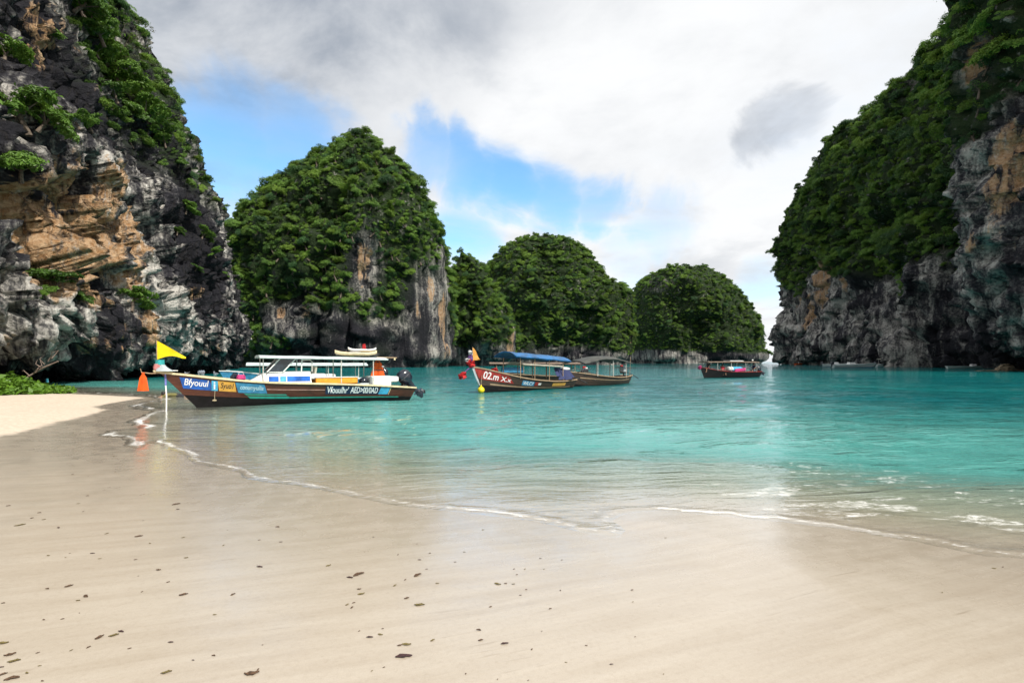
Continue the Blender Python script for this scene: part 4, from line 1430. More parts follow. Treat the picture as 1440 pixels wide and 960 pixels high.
def outboard(root, x, z, tilt, s=1.0):
    """black outboard motor: cowling, leg, propeller; tilt in radians lifts the leg aft"""
    def T(p):
        q = Matrix.Rotation(tilt, 3, 'Y') @ Vector(p) * s
        return q + Vector((x, 0, z))
    def rect(cx, cz, lx, ly, n=12):
        o = []
        for k in range(n):
            a = 6.2832 * k / n
            ca, sa = math.cos(a), math.sin(a)
            o.append(T((cx + lx * math.copysign(abs(ca) ** .6, ca), ly * math.copysign(abs(sa) ** .6, sa), cz)))
        return o
    o = MB().loft([rect(-.02, .02, .20, .17), rect(-.03, .10, .27, .21), rect(-.05, .28, .30, .23), rect(-.06, .45, .28, .215), rect(-.04, .55, .22, .17), rect(-.02, .60, .12, .10)]).build('motor_cowling', M['motor_black'], root, smooth=True)
    MB().loft([rect(-.05, .30, .306, .236), rect(-.055, .335, .302, .232)]).build('cowling_band', M['engine_grey'], o, smooth=True)
    leg = MB().loft([rect(-.02, .04, .16, .12), rect(-.04, -.25, .11, .06), rect(-.06, -.55, .10, .045), rect(-.08, -.72, .16, .05), rect(-.10, -.78, .13, .045), rect(-.05, -.92, .05, .02)]).build('motor_leg', M['motor_black'], root, smooth=True)
    MB().loft([rect(-.08, -.575, .22, .12), rect(-.08, -.595, .22, .12)]).build('cavitation_plate', M['motor_black'], leg)
    hub = MB().tube([T((-.22, 0, -.76)), T((-.34, 0, -.76))], .05 * s, 8).build('propeller_hub', M['engine_grey'], leg)
    for k in range(3):
        a = 6.2832 * k / 3
        P = []
        for i in range(4):
            rr_ = .04 + .12 * i / 3
            w = .05 * math.sin(math.pi * (i + .6) / 4.4)
            P.append([T((-.28 - w, rr_ * math.cos(a) - w * .5 * math.sin(a), -.76 + rr_ * math.sin(a) + w * .5 * math.cos(a))), T((-.28 + w, rr_ * math.cos(a) + w * .5 * math.sin(a), -.76 + rr_ * math.sin(a) - w * .5 * math.cos(a)))])
        MB().sheet(P, .01).build('propeller_blade', M['engine_grey'], leg)
    MB().box(T((.22, 0, -.05)), (.10 * s, .26 * s, .36 * s), roty(tilt)).build('transom_bracket', M['engine_grey'], root)

def longtail_engine(root, x, z, tarp=None, s=1.0):
    """car engine on a pivot with a long propeller shaft reaching aft"""
    e = MB().box((x, 0, z + .28), (.62 * s, .38, .34), bevel=.04).box((x - .02, 0, z + .50), (.5 * s, .26, .14), bevel=.03).build('engine_block', M['engine_grey'], root)
    MB().tube([(x + .1, .19, z + .42), (x + .1, .30, z + .40), (x - .25, .33, z + .52), (x - .5, .33, z + .62)], .035, 8).build('exhaust_pipe', M['engine_grey'], root, smooth=True)
    MB().tube([(x, 0, z - .25), (x, 0, z + .15)], .05, 8).build('engine_pivot', M['engine_grey'], root, smooth=True)
    MB().tube([(x + .3, 0, z + .45), (x + .8, .06, z + .62), (x + 1.3, .08, z + .66)], .02, 6).build('tiller', M['engine_grey'], root, smooth=True)
    sh = MB().tube([(x - .3, 0, z + .25), (x - 1.2, .04, z + .02), (x - 2.4, .10, z - .38)], .032, 8).build('propeller_shaft', M['engine_grey'], root, smooth=True)
    MB().box((x - .02, -.2, z + .68), (.3, .16, .18), bevel=.03).build('fuel_tank', M['red'], root)
    MB().loft([[(x - .12 + .14 * math.cos(6.2832 * k / 10), .05 + .14 * math.sin(6.2832 * k / 10), z + h) for k in range(10)] for h in (.57, .68)]).build('air_filter', M['white'], root, smooth=True)
    return e

def bunch(root, name, mat, c, r, n, length, seed, label=None):
    """a knot of ribbon with short tails"""
    g = random.Random(seed)
    mb = MB()
    for i in range(n):
        a = g.uniform(0, 6.283); el = g.uniform(-.8, 1.0)
        d = Vector((math.cos(a) * math.cos(el), math.sin(a) * math.cos(el), math.sin(el)))
        t = d.cross(Vector((.2, .1, 1))).normalized()
        rows = []
        for k in range(5):
            p = Vector(c) + d * r * math.sin(k / 4 * math.pi * .85) + Vector((0, 0, -length * (k / 4) ** 2)) + t * .04 * math.sin(k * 2.1 + i)
            w = r * .42 * (1 - .25 * k / 4)
            rows.append([p - t * w, p + t * w])
        mb.sheet(rows, .012)
    o = mb.build(name, mat, root, smooth=True)
    o['kind'] = 'stuff'
    if label: o['label'] = label
    return o

def cloth(root, name, mat, corners, nu=10, nv=8, wave=.04, freq=2.2, seed=0, label=None):
    """four corners: a b (top edge), d c (bottom edge); a draped sheet"""
    a, b, c, d = (Vector(p) for p in corners)
    n = (b - a).cross(d - a).normalized()
    P = []
    for i in range(nu + 1):
        u = i / nu
        row = []
        for j in range(nv + 1):
            v = j / nv
            p = (a * (1 - u) + b * u) * (1 - v) + (d * (1 - u) + c * u) * v
            row.append(p + n * wave * math.sin(u * freq * 6.28 + seed + v * 1.7) * (.3 + .7 * v))
        P.append(row)
    o = MB().sheet(P, .012).build(name, mat, root, smooth=True)
    if label: o['label'] = label
    return o

# ------------------------------------------------------------------ people (one continuous skinned body)
def person(loc, rz, pose, shirt, label, bottoms='shorts', group=None, scale=1.0):
    if pose == 'sit':
        J = dict(pel=(0, 0, .10), sp=(-.02, 0, .32), ch=(0, 0, .52), nk=(.01, 0, .64), hd=(.03, 0, .76), ht=(.03, 0, .86),
                 ls=(0, .17, .56), le=(.06, .25, .34), lh=(.26, .20, .22), rs=(0, -.17, .56), re=(.08, -.24, .34), rh=(.28, -.16, .24),
                 lk=(.42, .14, .12), la=(.44, .14, -.28), lt=(.58, .15, -.30), rk=(.42, -.14, .12), ra=(.40, -.14, -.28), rt=(.54, -.15, -.30))
    elif pose == 'prone':
        J = dict(pel=(0, 0, .0), sp=(.22, 0, .05), ch=(.42, 0, .06), nk=(.56, 0, .05), hd=(.68, 0, .06), ht=(.78, 0, .07),
                 ls=(.46, .17, .03), le=(.68, .34, -.06), lh=(.92, .30, -.10), rs=(.46, -.17, .03), re=(.62, -.38, -.06), rh=(.86, -.42, -.10),
                 lk=(-.40, .12, -.06), la=(-.80, .14, -.04), lt=(-1.02, .16, .0), rk=(-.40, -.13, -.02), ra=(-.80, -.16, .0), rt=(-1.04, -.2, .02))
    else:
        J = dict(pel=(0, 0, .92), sp=(.0, 0, 1.12), ch=(.01, 0, 1.32), nk=(.01, 0, 1.46), hd=(.03, 0, 1.58), ht=(.03, 0, 1.68),
                 ls=(0, .18, 1.38), le=(.05, .27, 1.12), lh=(.26, .22, 1.00), rs=(0, -.18, 1.38), re=(-.02, -.26, 1.10), rh=(.10, -.26, .86),
                 lk=(.05, .11, .48), la=(.0, .12, .08), lt=(.16, .14, .03), rk=(.02, -.11, .48), ra=(-.06, -.12, .08), rt=(.10, -.14, .03))
    rad = dict(pel=.15, sp=.135, ch=.155, nk=.055, hd=.095, ht=.07, ls=.062, le=.045, lh=.035, rs=.062, re=.045, rh=.035, lk=.062, la=.042, lt=.035, rk=.062, ra=.042, rt=.035)
    E = [('pel', 'sp'), ('sp', 'ch'), ('ch', 'nk'), ('nk', 'hd'), ('hd', 'ht'), ('ch', 'ls'), ('ls', 'le'), ('le', 'lh'), ('ch', 'rs'), ('rs', 're'), ('re', 'rh'), ('pel', 'lk'), ('lk', 'la'), ('la', 'lt'), ('pel', 'rk'), ('rk', 'ra'), ('ra', 'rt')]
    names = list(J)
    me = bpy.data.meshes.new('person_frame')
    me.from_pydata([J[n] for n in names], [(names.index(a), names.index(b)) for a, b in E], [])
    ob = bpy.data.objects.new('person_frame', me)
    COL.objects.link(ob)
    ob.modifiers.new('skin', 'SKIN')
    for i, n in enumerate(names):
        sv = me.skin_vertices[0].data[i]
        sv.radius = (rad[n], rad[n] * (.8 if n in ('pel', 'sp', 'ch') else 1))
        sv.use_root = n == 'pel'
    sb = ob.modifiers.new('sub', 'SUBSURF'); sb.levels = 1; sb.render_levels = 1
    body = bpy.data.meshes.new_from_object(ob.evaluated_get(bpy.context.evaluated_depsgraph_get()))
    bpy.data.objects.remove(ob)
    for m_ in (M['skin'], M[shirt], M[bottoms]):
        body.materials.append(m_)
    seg = [(np.array(J[a]), np.array(J[b]), a, b) for a, b in E]
    for p in body.polygons:
        c = np.array(p.center)
        best, bi_ = 9, None
        for a, b, na_, nb_ in seg:
            t = np.clip(np.dot(c - a, b - a) / np.dot(b - a, b - a), 0, 1)
            dd = np.linalg.norm(c - a - t * (b - a))
            if dd < best:
                best, bi_ = dd, (na_, nb_, t)
        k = bi_[:2]
        if k in (('pel', 'sp'), ('sp', 'ch'), ('ch', 'ls'), ('ch', 'rs')) or (k in (('ls', 'le'), ('rs', 're')) and bi_[2] < .7) or (k == ('ch', 'nk') and bi_[2] < .55):
            p.material_index = 1
        elif k in (('pel', 'lk'), ('pel', 'rk')):
            p.material_index = 2
        p.use_smooth = True
    root = empty('person', loc, rz)
    root.scale = (scale,) * 3
    tag(root, label, 'person', group)
    link('body', body, root)
    h = Vector(J['hd'])
    MB().ball((h.x - .025, h.y, h.z + .045), .112, 12, 8, (1, .95, 1.0)).build('hair', M['hair'], root, smooth=True)
    return root

# ------------------------------------------------------------------ nearest boat: brown long boat with cabin and outboard
STERN1, BOW1 = (-5.1, 24.4), (-12.05, 19.9)
b1, L1 = boat_root('long_boat', STERN1, BOW1, 'long brown boat with blue lettered panels, white cabin and yellow cloth on its prow')
H1 = Hull(L1, 1.75, [(-1, .50), (0, .60), (2, .76), (4, .87), (6, .94), (7.5, 1.10), (8.6, 1.25), (9.7, 1.42)], rake=1.35, keel=-.30)
H1.mesh_parts(b1, M['hull_black'], M['hull_brown'], M['cream'], M['deck'], split=.50, floor=.30, rail=(.09, .07))
H1.panel(b1, 'painted_panel', M['blue'], 8.95, 7.98, .66, .93, slant=.12)
H1.panel(b1, 'painted_panel', M['sky_blue'], 7.97, 7.76, .66, .93)
H1.panel(b1, 'painted_panel', M['gold'], 7.74, 7.16, .66, .94, slant=.06)
H1.panel(b1, 'painted_panel', M['steel_blue'], 7.12, 6.1, .64, .94, slant=.12)
H1.panel(b1, 'painted_panel', M['sea_green'], 6.75, 5.25, .475, .62, slant=.22)
H1.panel(b1, 'painted_stripe', M['pink_line'], 6.06, 3.85, .765, .785)
H1.panel(b1, 'painted_stripe', M['sea_green'], 5.2, .5, .475, .515)
H1.panel(b1, 'painted_panel', M['navy'], 3.82, 1.50, .62, .94)
H1.panel(b1, 'painted_panel', M['sky_blue'], 1.46, 1.02, .62, .94, slant=-.1)
H1.panel(b1, 'painted_panel', M['cream'], .99, .96, .60, .95, slant=-.1)
H1.text(b1, 'Bfyouul', M['letter_white'], 8.86, 8.06, .70, .92, shear=.2, label='white lettering on the blue panel')
H1.text(b1, 'i', M['letter_white'], 7.9, 7.84, .70, .90)
H1.text(b1, 'Syuo1', M['letter_black'], 7.66, 7.22, .70, .90, shear=.2, label='black lettering on the gold panel')
H1.text(b1, 'conumyuilia', M['letter_pale'], 7.0, 6.18, .70, .88, shear=.2, label='pale lettering on the steel blue panel')
H1.text(b1, "Vfouulhr'", M['letter_white'], 3.76, 2.86, .66, .91, shear=.1, label='white lettering on the navy panel')
H1.text(b1, 'AED>00/0AD', M['letter_white'], 2.78, 1.55, .66, .92, shear=.1, label='white number on the navy panel')

for v_ in (.30, .56, .97):
    H1.panel(b1, 'strake', M['hull_brown'] if v_ > .5 else M['hull_black'], 7.0, .2, v_, v_ + .018, lift=.02, nx=24, nv=1)
# cabin
def frustum(mb, x0, x1, y0, z0, x0t, x1t, y0t, z1):
    mb.add([(x0, -y0, z0), (x1, -y0, z0), (x1, y0, z0), (x0, y0, z0), (x0t, -y0t, z1), (x1t, -y0t, z1), (x1t, y0t, z1), (x0t, y0t, z1)], [(3, 2, 1, 0), (4, 5, 6, 7), (0, 1, 5, 4), (1, 2, 6, 5), (2, 3, 7, 6), (3, 0, 4, 7)])
    return mb
cab = MB().loft([[(4.35, -.70, .78), (4.40, -.60, 1.34), (4.40, .60, 1.34), (4.35, .70, .78)], [(6.0, -.56, .84), (5.95, -.48, 1.34), (5.95, .48, 1.34), (6.0, .56, .84)], [(6.45, -.42, .9), (6.2, -.38, 1.30), (6.2, .38, 1.30), (6.45, .42, .9)], [(6.75, -.25, .95), (6.45, -.22, 1.12), (6.45, .22, 1.12), (6.75, .25, .95)]]).build('cabin', M['white'], b1)
def cab_pt(x, z):
    t = (z - .80) / .54
    return (x, .70 - .10 * t + .012 - max(0, x - 4.37) / 1.63 * .13, z)
for x0, x1 in ((5.98, 5.62), (5.30, 4.42)):
    P = [[cab_pt(x0 + (x1 - x0) * i / 6 + (.10 if x0 > 6 else 0) * (-(1 - i / 6) * j / 3), .985 + .20 * j / 3) for j in range(4)] for i in range(7)]
    w = MB().sheet(P, .012).build('cabin_window', M['blue_win'], cab)
P = [[cab_pt(5.56 - .22 * i / 2, .985 + .20 * j / 2) for j in range(3)] for i in range(3)]
MB().sheet(P, .012).build('cabin_window', M['sky_blue'], cab)
MB().box((5.18, 0, 1.36), (1.6, 1.10, .035), bevel=.012).build('cabin_roof', M['white'], cab)
# windscreen: raked posts and dark panes
for sd in (1, -1):
    for (xb, xt) in ((6.05, 5.55), (5.45, 4.95), (4.75, 4.72)):
        MB().tube([(xb, sd * .56, 1.37), (xt, sd * .55, 1.93)], .026, 8).build('windscreen_post', M['white'], b1, smooth=True)
    P = [[(6.02 - .52 * i / 3 - (.50 - 0 * i) * j / 3, sd * (.555 - .005 * j), 1.40 + .50 * j / 3) for j in range(4)] for i in range(4)]
    MB().sheet(P, .01).build('windscreen_pane', M['glass'], b1)
P = [[(6.04 - .50 * j / 3, -.54 + 1.08 * i / 3, 1.40 + .50 * j / 3) for j in range(4)] for i in range(4)]
MB().sheet(P, .01).build('windscreen_pane', M['glass'], b1)
MB().tube([(4.72, .56, 1.86), (4.40, .57, 1.86), (4.33, .57, 1.78), (4.33, .57, 1.37)], .024, 8).build('grab_rail', M['metal'], b1, smooth=True)
# side bench, seats, stern box
MB().box((3.32, .60, .97), (1.75, .20, .27), bevel=.03).build('bench_locker', M['orange_bench'], b1)
MB().box((3.32, .60, 1.12), (1.80, .26, .035), bevel=.012).build('bench_top', M['white'], b1)
MB().box((3.32, -.60, .97), (1.75, .20, .27), bevel=.03).build('bench_locker', M['orange_bench'], b1)
MB().box((4.05, .1, 1.16), (.62, .9, .24), bevel=.05).build('seat_block', M['white'], b1)
for y in (-.25, .3):
    MB().box((4.15, y, 1.42), (.08, .34, .38), roty(-.15), bevel=.03).build('seat_back', M['canopy_cream'], b1)
MB().box((1.35, .12, .88), (.95, .95, .52), bevel=.05).build('stern_locker', M['white'], b1)
MB().box((.72, .12, .98), (.42, .9, .26), bevel=.05).build('stern_locker', M['white'], b1)
MB().ball((2.08, .35, .92), .2, 14, 8, (1.1, 1, .85)).build('fender', M['motor_black'], b1, smooth=True)
MB().box((2.1, .40, .80), (.42, .4, .06), bevel=.02).build('thwart', M['canopy_white'], b1)
# canopy on posts
z1 = lambda t: 1.94 + .03 * t
canopy(b1, 'canopy', M['canopy_white'], 1.15, 6.35, .78, lambda t: 1.90 + .075 * t, .045, .075)
for sd in (1, -1):
    MB().tube([(1.1, sd * .78, 1.875), (6.35, sd * .78, 1.95)], .03, 8).build('canopy_edge', M['canopy_white'], b1, smooth=True)
posts(b1, M['metal'], (1.75, 3.15), .70, lambda x: H1.zg(x) - .05, lambda x: 1.89 + .014 * x, .024)
posts(b1, M['metal'], (6.18,), .50, 1.0, 1.95, .02)
MB().tube([(1.4, .1, 1.985), (.45, .1, 1.965)], .03, 8).build('ridge_pole', M['wood_rail'], b1, smooth=True)
MB().tube([(.55, .1, 1.95), (.55, .1, 1.86)], .04, 8).build('stern_lamp', M['cream'], b1)
outboard(b1, -.15, .78, R(42), 1.12)
# prow: cap, cloths, hanging orange cloth on a stick
tip = H1.pt(1.0, 1.0)
MB().box((tip.x - .10, 0, tip.z + .03), (.62, .16, .10), roty(-.12), bevel=.03).build('prow_cap', M['cream'], b1)
MB().box((tip.x - .22, 0, tip.z + .085), (.70, .20, .03), roty(-.05), bevel=.01).build('prow_cap', M['white'], b1)
MB().tube([(tip.x - .1, .02, tip.z), (tip.x + .25, .08, tip.z - .03), (tip.x + .55, .14, tip.z + .02), (tip.x + .58, .15, tip.z + .16)], [.025, .022, .018, .014], 8).build('prow_stick', M['wood_rail'], b1, smooth=True)
def prow_rings(zs, rs, cx, tw=0.0):
    return [[(cx[i] + r * .85 * (1 + .12 * math.sin(3 * a + z_ * 9)) * math.cos(a), r * (1 + .12 * math.cos(4 * a + z_ * 7)) * math.sin(a), z_) for a in [6.2832 * k / 14 for k in range(14)]] for i, (z_, r) in enumerate(zip(zs, rs))]
zb = tip.z + .06
MB().loft(prow_rings([zb, zb + .06, zb + .16, zb + .24], [.34, .28, .21, .17], [tip.x - .18, tip.x - .12, tip.x - .05, tip.x - .02])).build('prow_cloth', M['pale_cloth'], b1, smooth=True)
MB().loft(prow_rings([zb + .05, zb + .14, zb + .27], [.16, .18, .165], [tip.x + .04, tip.x + .04, tip.x + .03])).build('prow_cloth', M['pink'], b1, smooth=True)
MB().loft(prow_rings([zb + .24, zb + .32, zb + .42], [.185, .17, .175], [tip.x, tip.x + .0, tip.x + .02])).build('prow_cloth', M['turq'], b1, smooth=True)
MB().tube([(tip.x + .08, 0, zb), (tip.x + .10, 0, zb + 1.16)], .016, 8).build('flag_staff', M['wood_rail'], b1, smooth=True)
P = []
for i in range(15):
    u = i / 14
    row = []
    for j in range(9):
        v = j / 8
        top = 1.14 - .62 * u ** 1.05
        bot = .42 + .16 * math.sin(min(1, u * 1.15) * 2.6) - .03 * u
        row.append((tip.x + .10 - .92 * u, .05 * math.sin(u * 6 + v * 2) * u + .10 * u, zb + top * (1 - v) + min(bot, top - .02) * v))
    P.append(row)
MB().sheet(P, .012).build('prow_flag', M['yellow'], b1, smooth=True)
sx_, sy_, sz_ = tip.x + .50, .14, tip.z + .02
MB().loft([[(sx_ + r * (1 + .18 * math.sin(5 * a)) * math.cos(a), sy_ + r * .8 * (1 + .18 * math.cos(4 * a)) * math.sin(a), sz_ - d_) for a in [6.2832 * k / 16 for k in range(16)]] for d_, r in ((0, .05), (.06, .035), (.2, .10), (.45, .135), (.68, .165))]).build('prow_cloth', M['orange'], b1, smooth=True)
MB().tube([H1.on(7.85, .66, 1, .02), H1.on(7.86, .5, 1, .03), H1.on(7.85, .42, 1, .04)], .012, 6).build('bow_rope', M['rope'], b1)
MB().ball(tuple(H1.on(7.86, .40, 1, .05)), .05, 8, 6, (1.6, .6, .8)).build('rope_knot', M['rope'], b1, smooth=True)

def world_of(root, p):
    c, s = math.cos(root.rotation_euler.z), math.sin(root.rotation_euler.z)
    return Vector((root.location.x + c * p[0] - s * p[1], root.location.y + s * p[0] + c * p[1], root.location.z + p[2]))

# things lying on or beside that boat
def board(loc, rz, L, W, t, mat, label, tilt=0.0):
    rings = []
    for i in range(15):
        u = i / 14
        w = W / 2 * max(.05, math.sin(math.pi * u) ** .55)
        zz = .10 * (2 * u - 1) ** 4
        x = (u - .5) * L
        rings.append([(x, w * math.cos(a), zz + t / 2 * math.sin(a)) for a in [6.2832 * k / 10 for k in range(10)]])
    r = empty('paddle_board', loc, rz)
    r.rotation_euler = (tilt, 0, rz)
    tag(r, label, 'board')
    MB().loft(rings).build('board_body', mat, r, smooth=True)
    MB().box((-.38 * L, 0, -t * .2 + .02), (.16, .01, .12)).build('fin', M['letter_black'], r)
    MB().box((.05 * L, 0, t / 2 - .002), (.5, W * .5, .012), bevel=.004).build('deck_pad', M['white_cloth'], r)
    return r
rz1 = b1.rotation_euler.z
board(world_of(b1, (2.35, .15, 2.13)), rz1 + .04, 1.9, .62, .16, M['board_cream'], 'cream board lying flat on the canopy of the long brown boat', .05)
board(world_of(b1, (2.05, .05, 2.29)), rz1 - .1, 1.25, .50, .12, M['white'], 'short white board stacked on the cream board on the boat canopy', .1)
r = empty('folded_flag', world_of(b1, (2.0, .1, 2.36))); tag(r, 'dark red cloth tip sticking up from the stacked boards', 'cloth')
cloth(r, 'cloth', M['red'], [(-.05, 0, .22), (.06, 0, .24), (.10, .02, 0), (-.08, .02, 0)], 5, 5, .02)
lj = empty('life_jacket', world_of(b1, (1.42, .30, 1.12)), rz1)
tag(lj, 'orange life jacket hanging above the white stern locker', 'life jacket')
for sd in (-1, 1):
    MB().loft([[(sd * (.17 - .11 * h) + (.165 - .05 * h) * math.cos(a), .07 * math.sin(a), h * .60 + .02) for a in [6.2832 * k / 12 for k in range(12)]] for h in (0, .15, .5, .85, 1.0)]).build('foam_panel', M['orange'], lj, smooth=True)
MB().tube([(-.10, 0, .62), (-.04, 0, .72), (.04, 0, .72), (.12, 0, .62)], .03, 8).build('collar', M['orange'], lj, smooth=True)
MB().box((0, .07, .28), (.50, .012, .035)).build('strap', M['letter_black'], lj)
MB().box((-.2, .07, .45), (.08, .012, .05)).build('reflective_patch', M['white_cloth'], lj)
bag = empty('beach_bag', world_of(b1, (6.95, .2, 1.05)), rz1)
tag(bag, 'magenta bag on the foredeck of the long brown boat', 'bag')
MB().box((0, 0, .11), (.34, .22, .22), bevel=.05, taper=.85).build('bag_body', M['magenta'], bag)
MB().tube([(-.1, 0, .2), (-.06, 0, .32), (.06, 0, .32), (.1, 0, .2)], .012, 6).build('bag_handle', M['white_cloth'], bag)
bag = empty('backpack', world_of(b1, (7.15, -.05, 1.08)), rz1 + .3)
tag(bag, 'black backpack on the foredeck beside the magenta bag', 'backpack')
MB().box((0, 0, .13), (.26, .2, .26), bevel=.06, taper=.8).build('pack_body', M['motor_black'], bag)
MB().box((.13, 0, .09), (.05, .14, .13), bevel=.02).build('front_pocket', M['shirt_dark'], bag)

# mooring pole at the bow
pz = ground_z(-13.0, 19.3)
pole = empty('mooring_pole', (-13.0, 19.25, 0)); tag(pole, 'slim blue and white pole standing in the shallows under the prow', 'pole')
MB().tube([(0, 0, pz - .3), (.01, 0, .5), (-.02, 0, .9)], .026, 8).build('pole_foot', M['white'], pole, smooth=True)
MB().tube([(-.02, 0, .9), (-.03, 0, 1.36)], .034, 8).build('pole_sleeve', M['pole_blue'], pole, smooth=True)
person((-17.4, 26.6, .04), R(195), 'prone', 'shirt_olive', 'person snorkelling face down in an olive shirt behind the mooring pole', scale=.95)

# ------------------------------------------------------------------ second long boat: red bow, blue tarpaulin
b2, L2 = boat_root('longtail_boat', (3.9, 35.4), (-1.75, 29.6), 'dark wooden longtail boat with red bow, blue tarpaulin roof and yellow float')
H2 = Hull(L2, 1.75, [(-1, .62), (0, .52), (2, .50), (4, .62), (5.5, .82), (6.8, 1.08), (8, 1.36), (9, 1.55)], rake=.75, keel=-.28, stern=.55)
H2.mesh_parts(b2, M['hull_black'], M['hull_wood'], M['wood_rail'], M['deck'], split=.42, floor=.20, rail=(.08, .06))
H2.panel(b2, 'painted_panel', M['hull_red'], 8.55, 6.2, .62, .97, slant=.5, nx=16)
H2.text(b2, '02.m', M['letter_white'], 8.1, 7.1, .66, .93, shear=.15, label='white lettering on the red bow')
H2.text(b2, 'X.x', M['letter_white'], 6.95, 6.2, .66, .86, shear=.1)
H2.panel(b2, 'painted_panel', M['steel_blue'], 5.35, 4.35, .58, .86)
H2.text(b2, 'WLC7', M['letter_white'], 5.28, 4.42, .62, .82, label='white lettering on the small blue panel')
H2.panel(b2, 'painted_panel', M['hull_red'], 4.3, 3.95, .60, .84)
H2.panel(b2, 'painted_panel', M['white'], 4.0, 3.75, .66, .80, lift=.016)
H2.panel(b2, 'painted_panel', M['gold'], 2.6, 1.1, .60, .84)
H2.panel(b2, 'painted_stripe', M['wood_rail'], 7.6, .4, .46, .51)
for v_ in (.30, .56, .88):
    H2.panel(b2, 'strake', M['hull_wood'], 7.0, .2, v_, v_ + .02, lift=.018, nx=24, nv=1)
canopy(b2, 'tarpaulin_roof', M['canopy_blue'], .9, 6.2, .95, lambda t: 1.78 + .30 * t ** .8, .30, .07, sag=.03)
canopy(b2, 'inner_awning', M['canopy_cream'], 1.6, 5.4, .78, lambda t: 1.46 + .16 * t, .12, .05)
posts(b2, M['wood_rail'], (1.5, 2.9, 4.3, 5.6), .72, lambda x: H2.zg(x) - .08, lambda x: 1.75 + .05 * x, .03)
for x in (2.2, 3.4, 4.6):
    MB().box((x, 0, H2.zg(x) - .12), (.32, 1.3, .05), bevel=.012).build('thwart', M['deck'], b2)
longtail_engine(b2, .35, .62)
cloth(b2, 'blue_cover', M['shirt_navy'], [(1.7, .55, 1.2), (.5, .45, 1.15), (.35, .75, .58), (1.9, .78, .62)], 12, 8, .10, 2.0)
cloth(b2, 'blue_cover', M['shirt_navy'], [(1.9, .3, 1.40), (.2, .2, 1.30), (.0, .6, .75), (2.1, .65, .80)], 10, 8, .09, 1.8, 2)
MB().ball((.55, .1, 1.28), .26, 14, 8, (2.0, 1.1, .55)).build('white_bundle', M['white_cloth'], b2, smooth=True)
t2 = H2.pt(1.0, 1.0)
MB().box((t2.x - .05, 0, t2.z + .15), (.20, .10, .50), roty(.25), bevel=.03).build('stem_post', M['hull_wood'], b2)
MB().tube([(t2.x - .02, .03, t2.z + .2), (t2.x - .02, .03, t2.z + 1.12)], .016, 8).build('flag_staff', M['wood_rail'], b2)
P = []
for i in range(11):
    u = i / 10
    P.append([(t2.x - .03 - .52 * u, .04 + .05 * math.sin(u * 5 + j) * u, t2.z + 1.10 - (.66 * u ** 1.3) * (1 - j / 6) - (.72 - .0 * u) * (j / 6)) for j in range(7)])
MB().sheet(P, .012).build('prow_flag', M['orange_flag'], b2, smooth=True)
bunch(b2, 'prow_ribbon', M['violet'], (t2.x + .16, .05, t2.z + .62), .17, 8, .25, 4)
bunch(b2, 'prow_ribbon', M['white_cloth'], (t2.x + .18, .1, t2.z + .86), .14, 7, .15, 5)
bunch(b2, 'prow_ribbon', M['white_cloth'], (t2.x + .42, .1, t2.z + .42), .14, 7, .15, 6)
bunch(b2, 'prow_ribbon', M['red'], (t2.x + .12, .08, t2.z + .24), .23, 10, .2, 7)
bunch(b2, 'prow_ribbon', M['red'], (t2.x + .32, .1, t2.z + .36), .16, 8, .2, 8)
MB().tube([(t2.x + .02, .05, t2.z + .0), (t2.x + .35, .1, t2.z - .10), (t2.x + .75, .16, t2.z - .34)], [.03, .028, .02], 8).build('prow_stick', M['violet'], b2, smooth=True)
bunch(b2, 'prow_ribbon', M['red'], (t2.x + .86, .18, t2.z - .40), .25, 12, .2, 9, label='red ribbon ball on a stick before the bow')
cloth(b2, 'stem_ribbon', M['pale_cloth'], [(t2.x + .10, .10, t2.z - .02), (t2.x - .06, .11, t2.z - .02), (t2.x - .52, .13, .42), (t2.x - .40, .13, .40)], 5, 9, .03)
bunch(b2, 'prow_ribbon', M['red'], (7.2, .1, 1.28), .26, 9, .2, 12)
bu = empty('mooring_float', world_of(b2, (t2.x - .50, .22, .0)))
tag(bu, 'round yellow float hanging at the waterline under the red bow', 'float')
MB().ball((0, 0, .17), .20, 16, 10, (1, 1, .95)).build('float_ball', M['buoy'], bu, smooth=True)
MB().tube([(0, 0, .34), (0, 0, .46)], [.06, .035], 8).build('float_neck', M['buoy'], bu, smooth=True)
MB().tube([(0, 0, .44), (.02, .02, .75), (.05, .08, 1.0)], .012, 6).build('float_rope', M['rope'], bu)

# ------------------------------------------------------------------ third long boat: plain dark wood
b3, L3 = boat_root('longtail_boat', (9.3, 42.0), (4.25, 36.3), 'plain dark wooden longtail boat with a low dark awning behind the red bowed boat')
H3 = Hull(L3, 1.8, [(-1, .75), (0, .62), (2, .55), (4, .66), (6, .86), (7.4, 1.02), (8.4, 1.12)], rake=.55, keel=-.28, stern=.5)
H3.mesh_parts(b3, M['hull_black'], M['hull_wood'], M['wood_rail'], M['deck'], split=.34, floor=.2, rail=(.08, .06))
H3.panel(b3, 'painted_stripe', M['wood_rail'], 7.0, .3, .70, .76)
for v_ in (.30, .50, .88):
    H3.panel(b3, 'strake', M['hull_wood'], 6.6, .2, v_, v_ + .02, lift=.018, nx=24, nv=1)
canopy(b3, 'awning', M['canopy_dark'], .5, 7.4, .95, lambda t: 1.62 + .36 * math.sin(math.pi * min(1, t * 1.02)) , .22, .06, sag=.03)
posts(b3, M['metal'], (1.2, 3.2, 5.4), .74, lambda x: H3.zg(x) - .08, lambda x: 1.72 + .16 * math.sin(math.pi * x / 7.4), .03)
for x in (2.2, 3.6, 5.0):
    MB().box((x, 0, H3.zg(x) - .1), (.34, 1.3, .05), bevel=.012).build('thwart', M['deck'], b3)
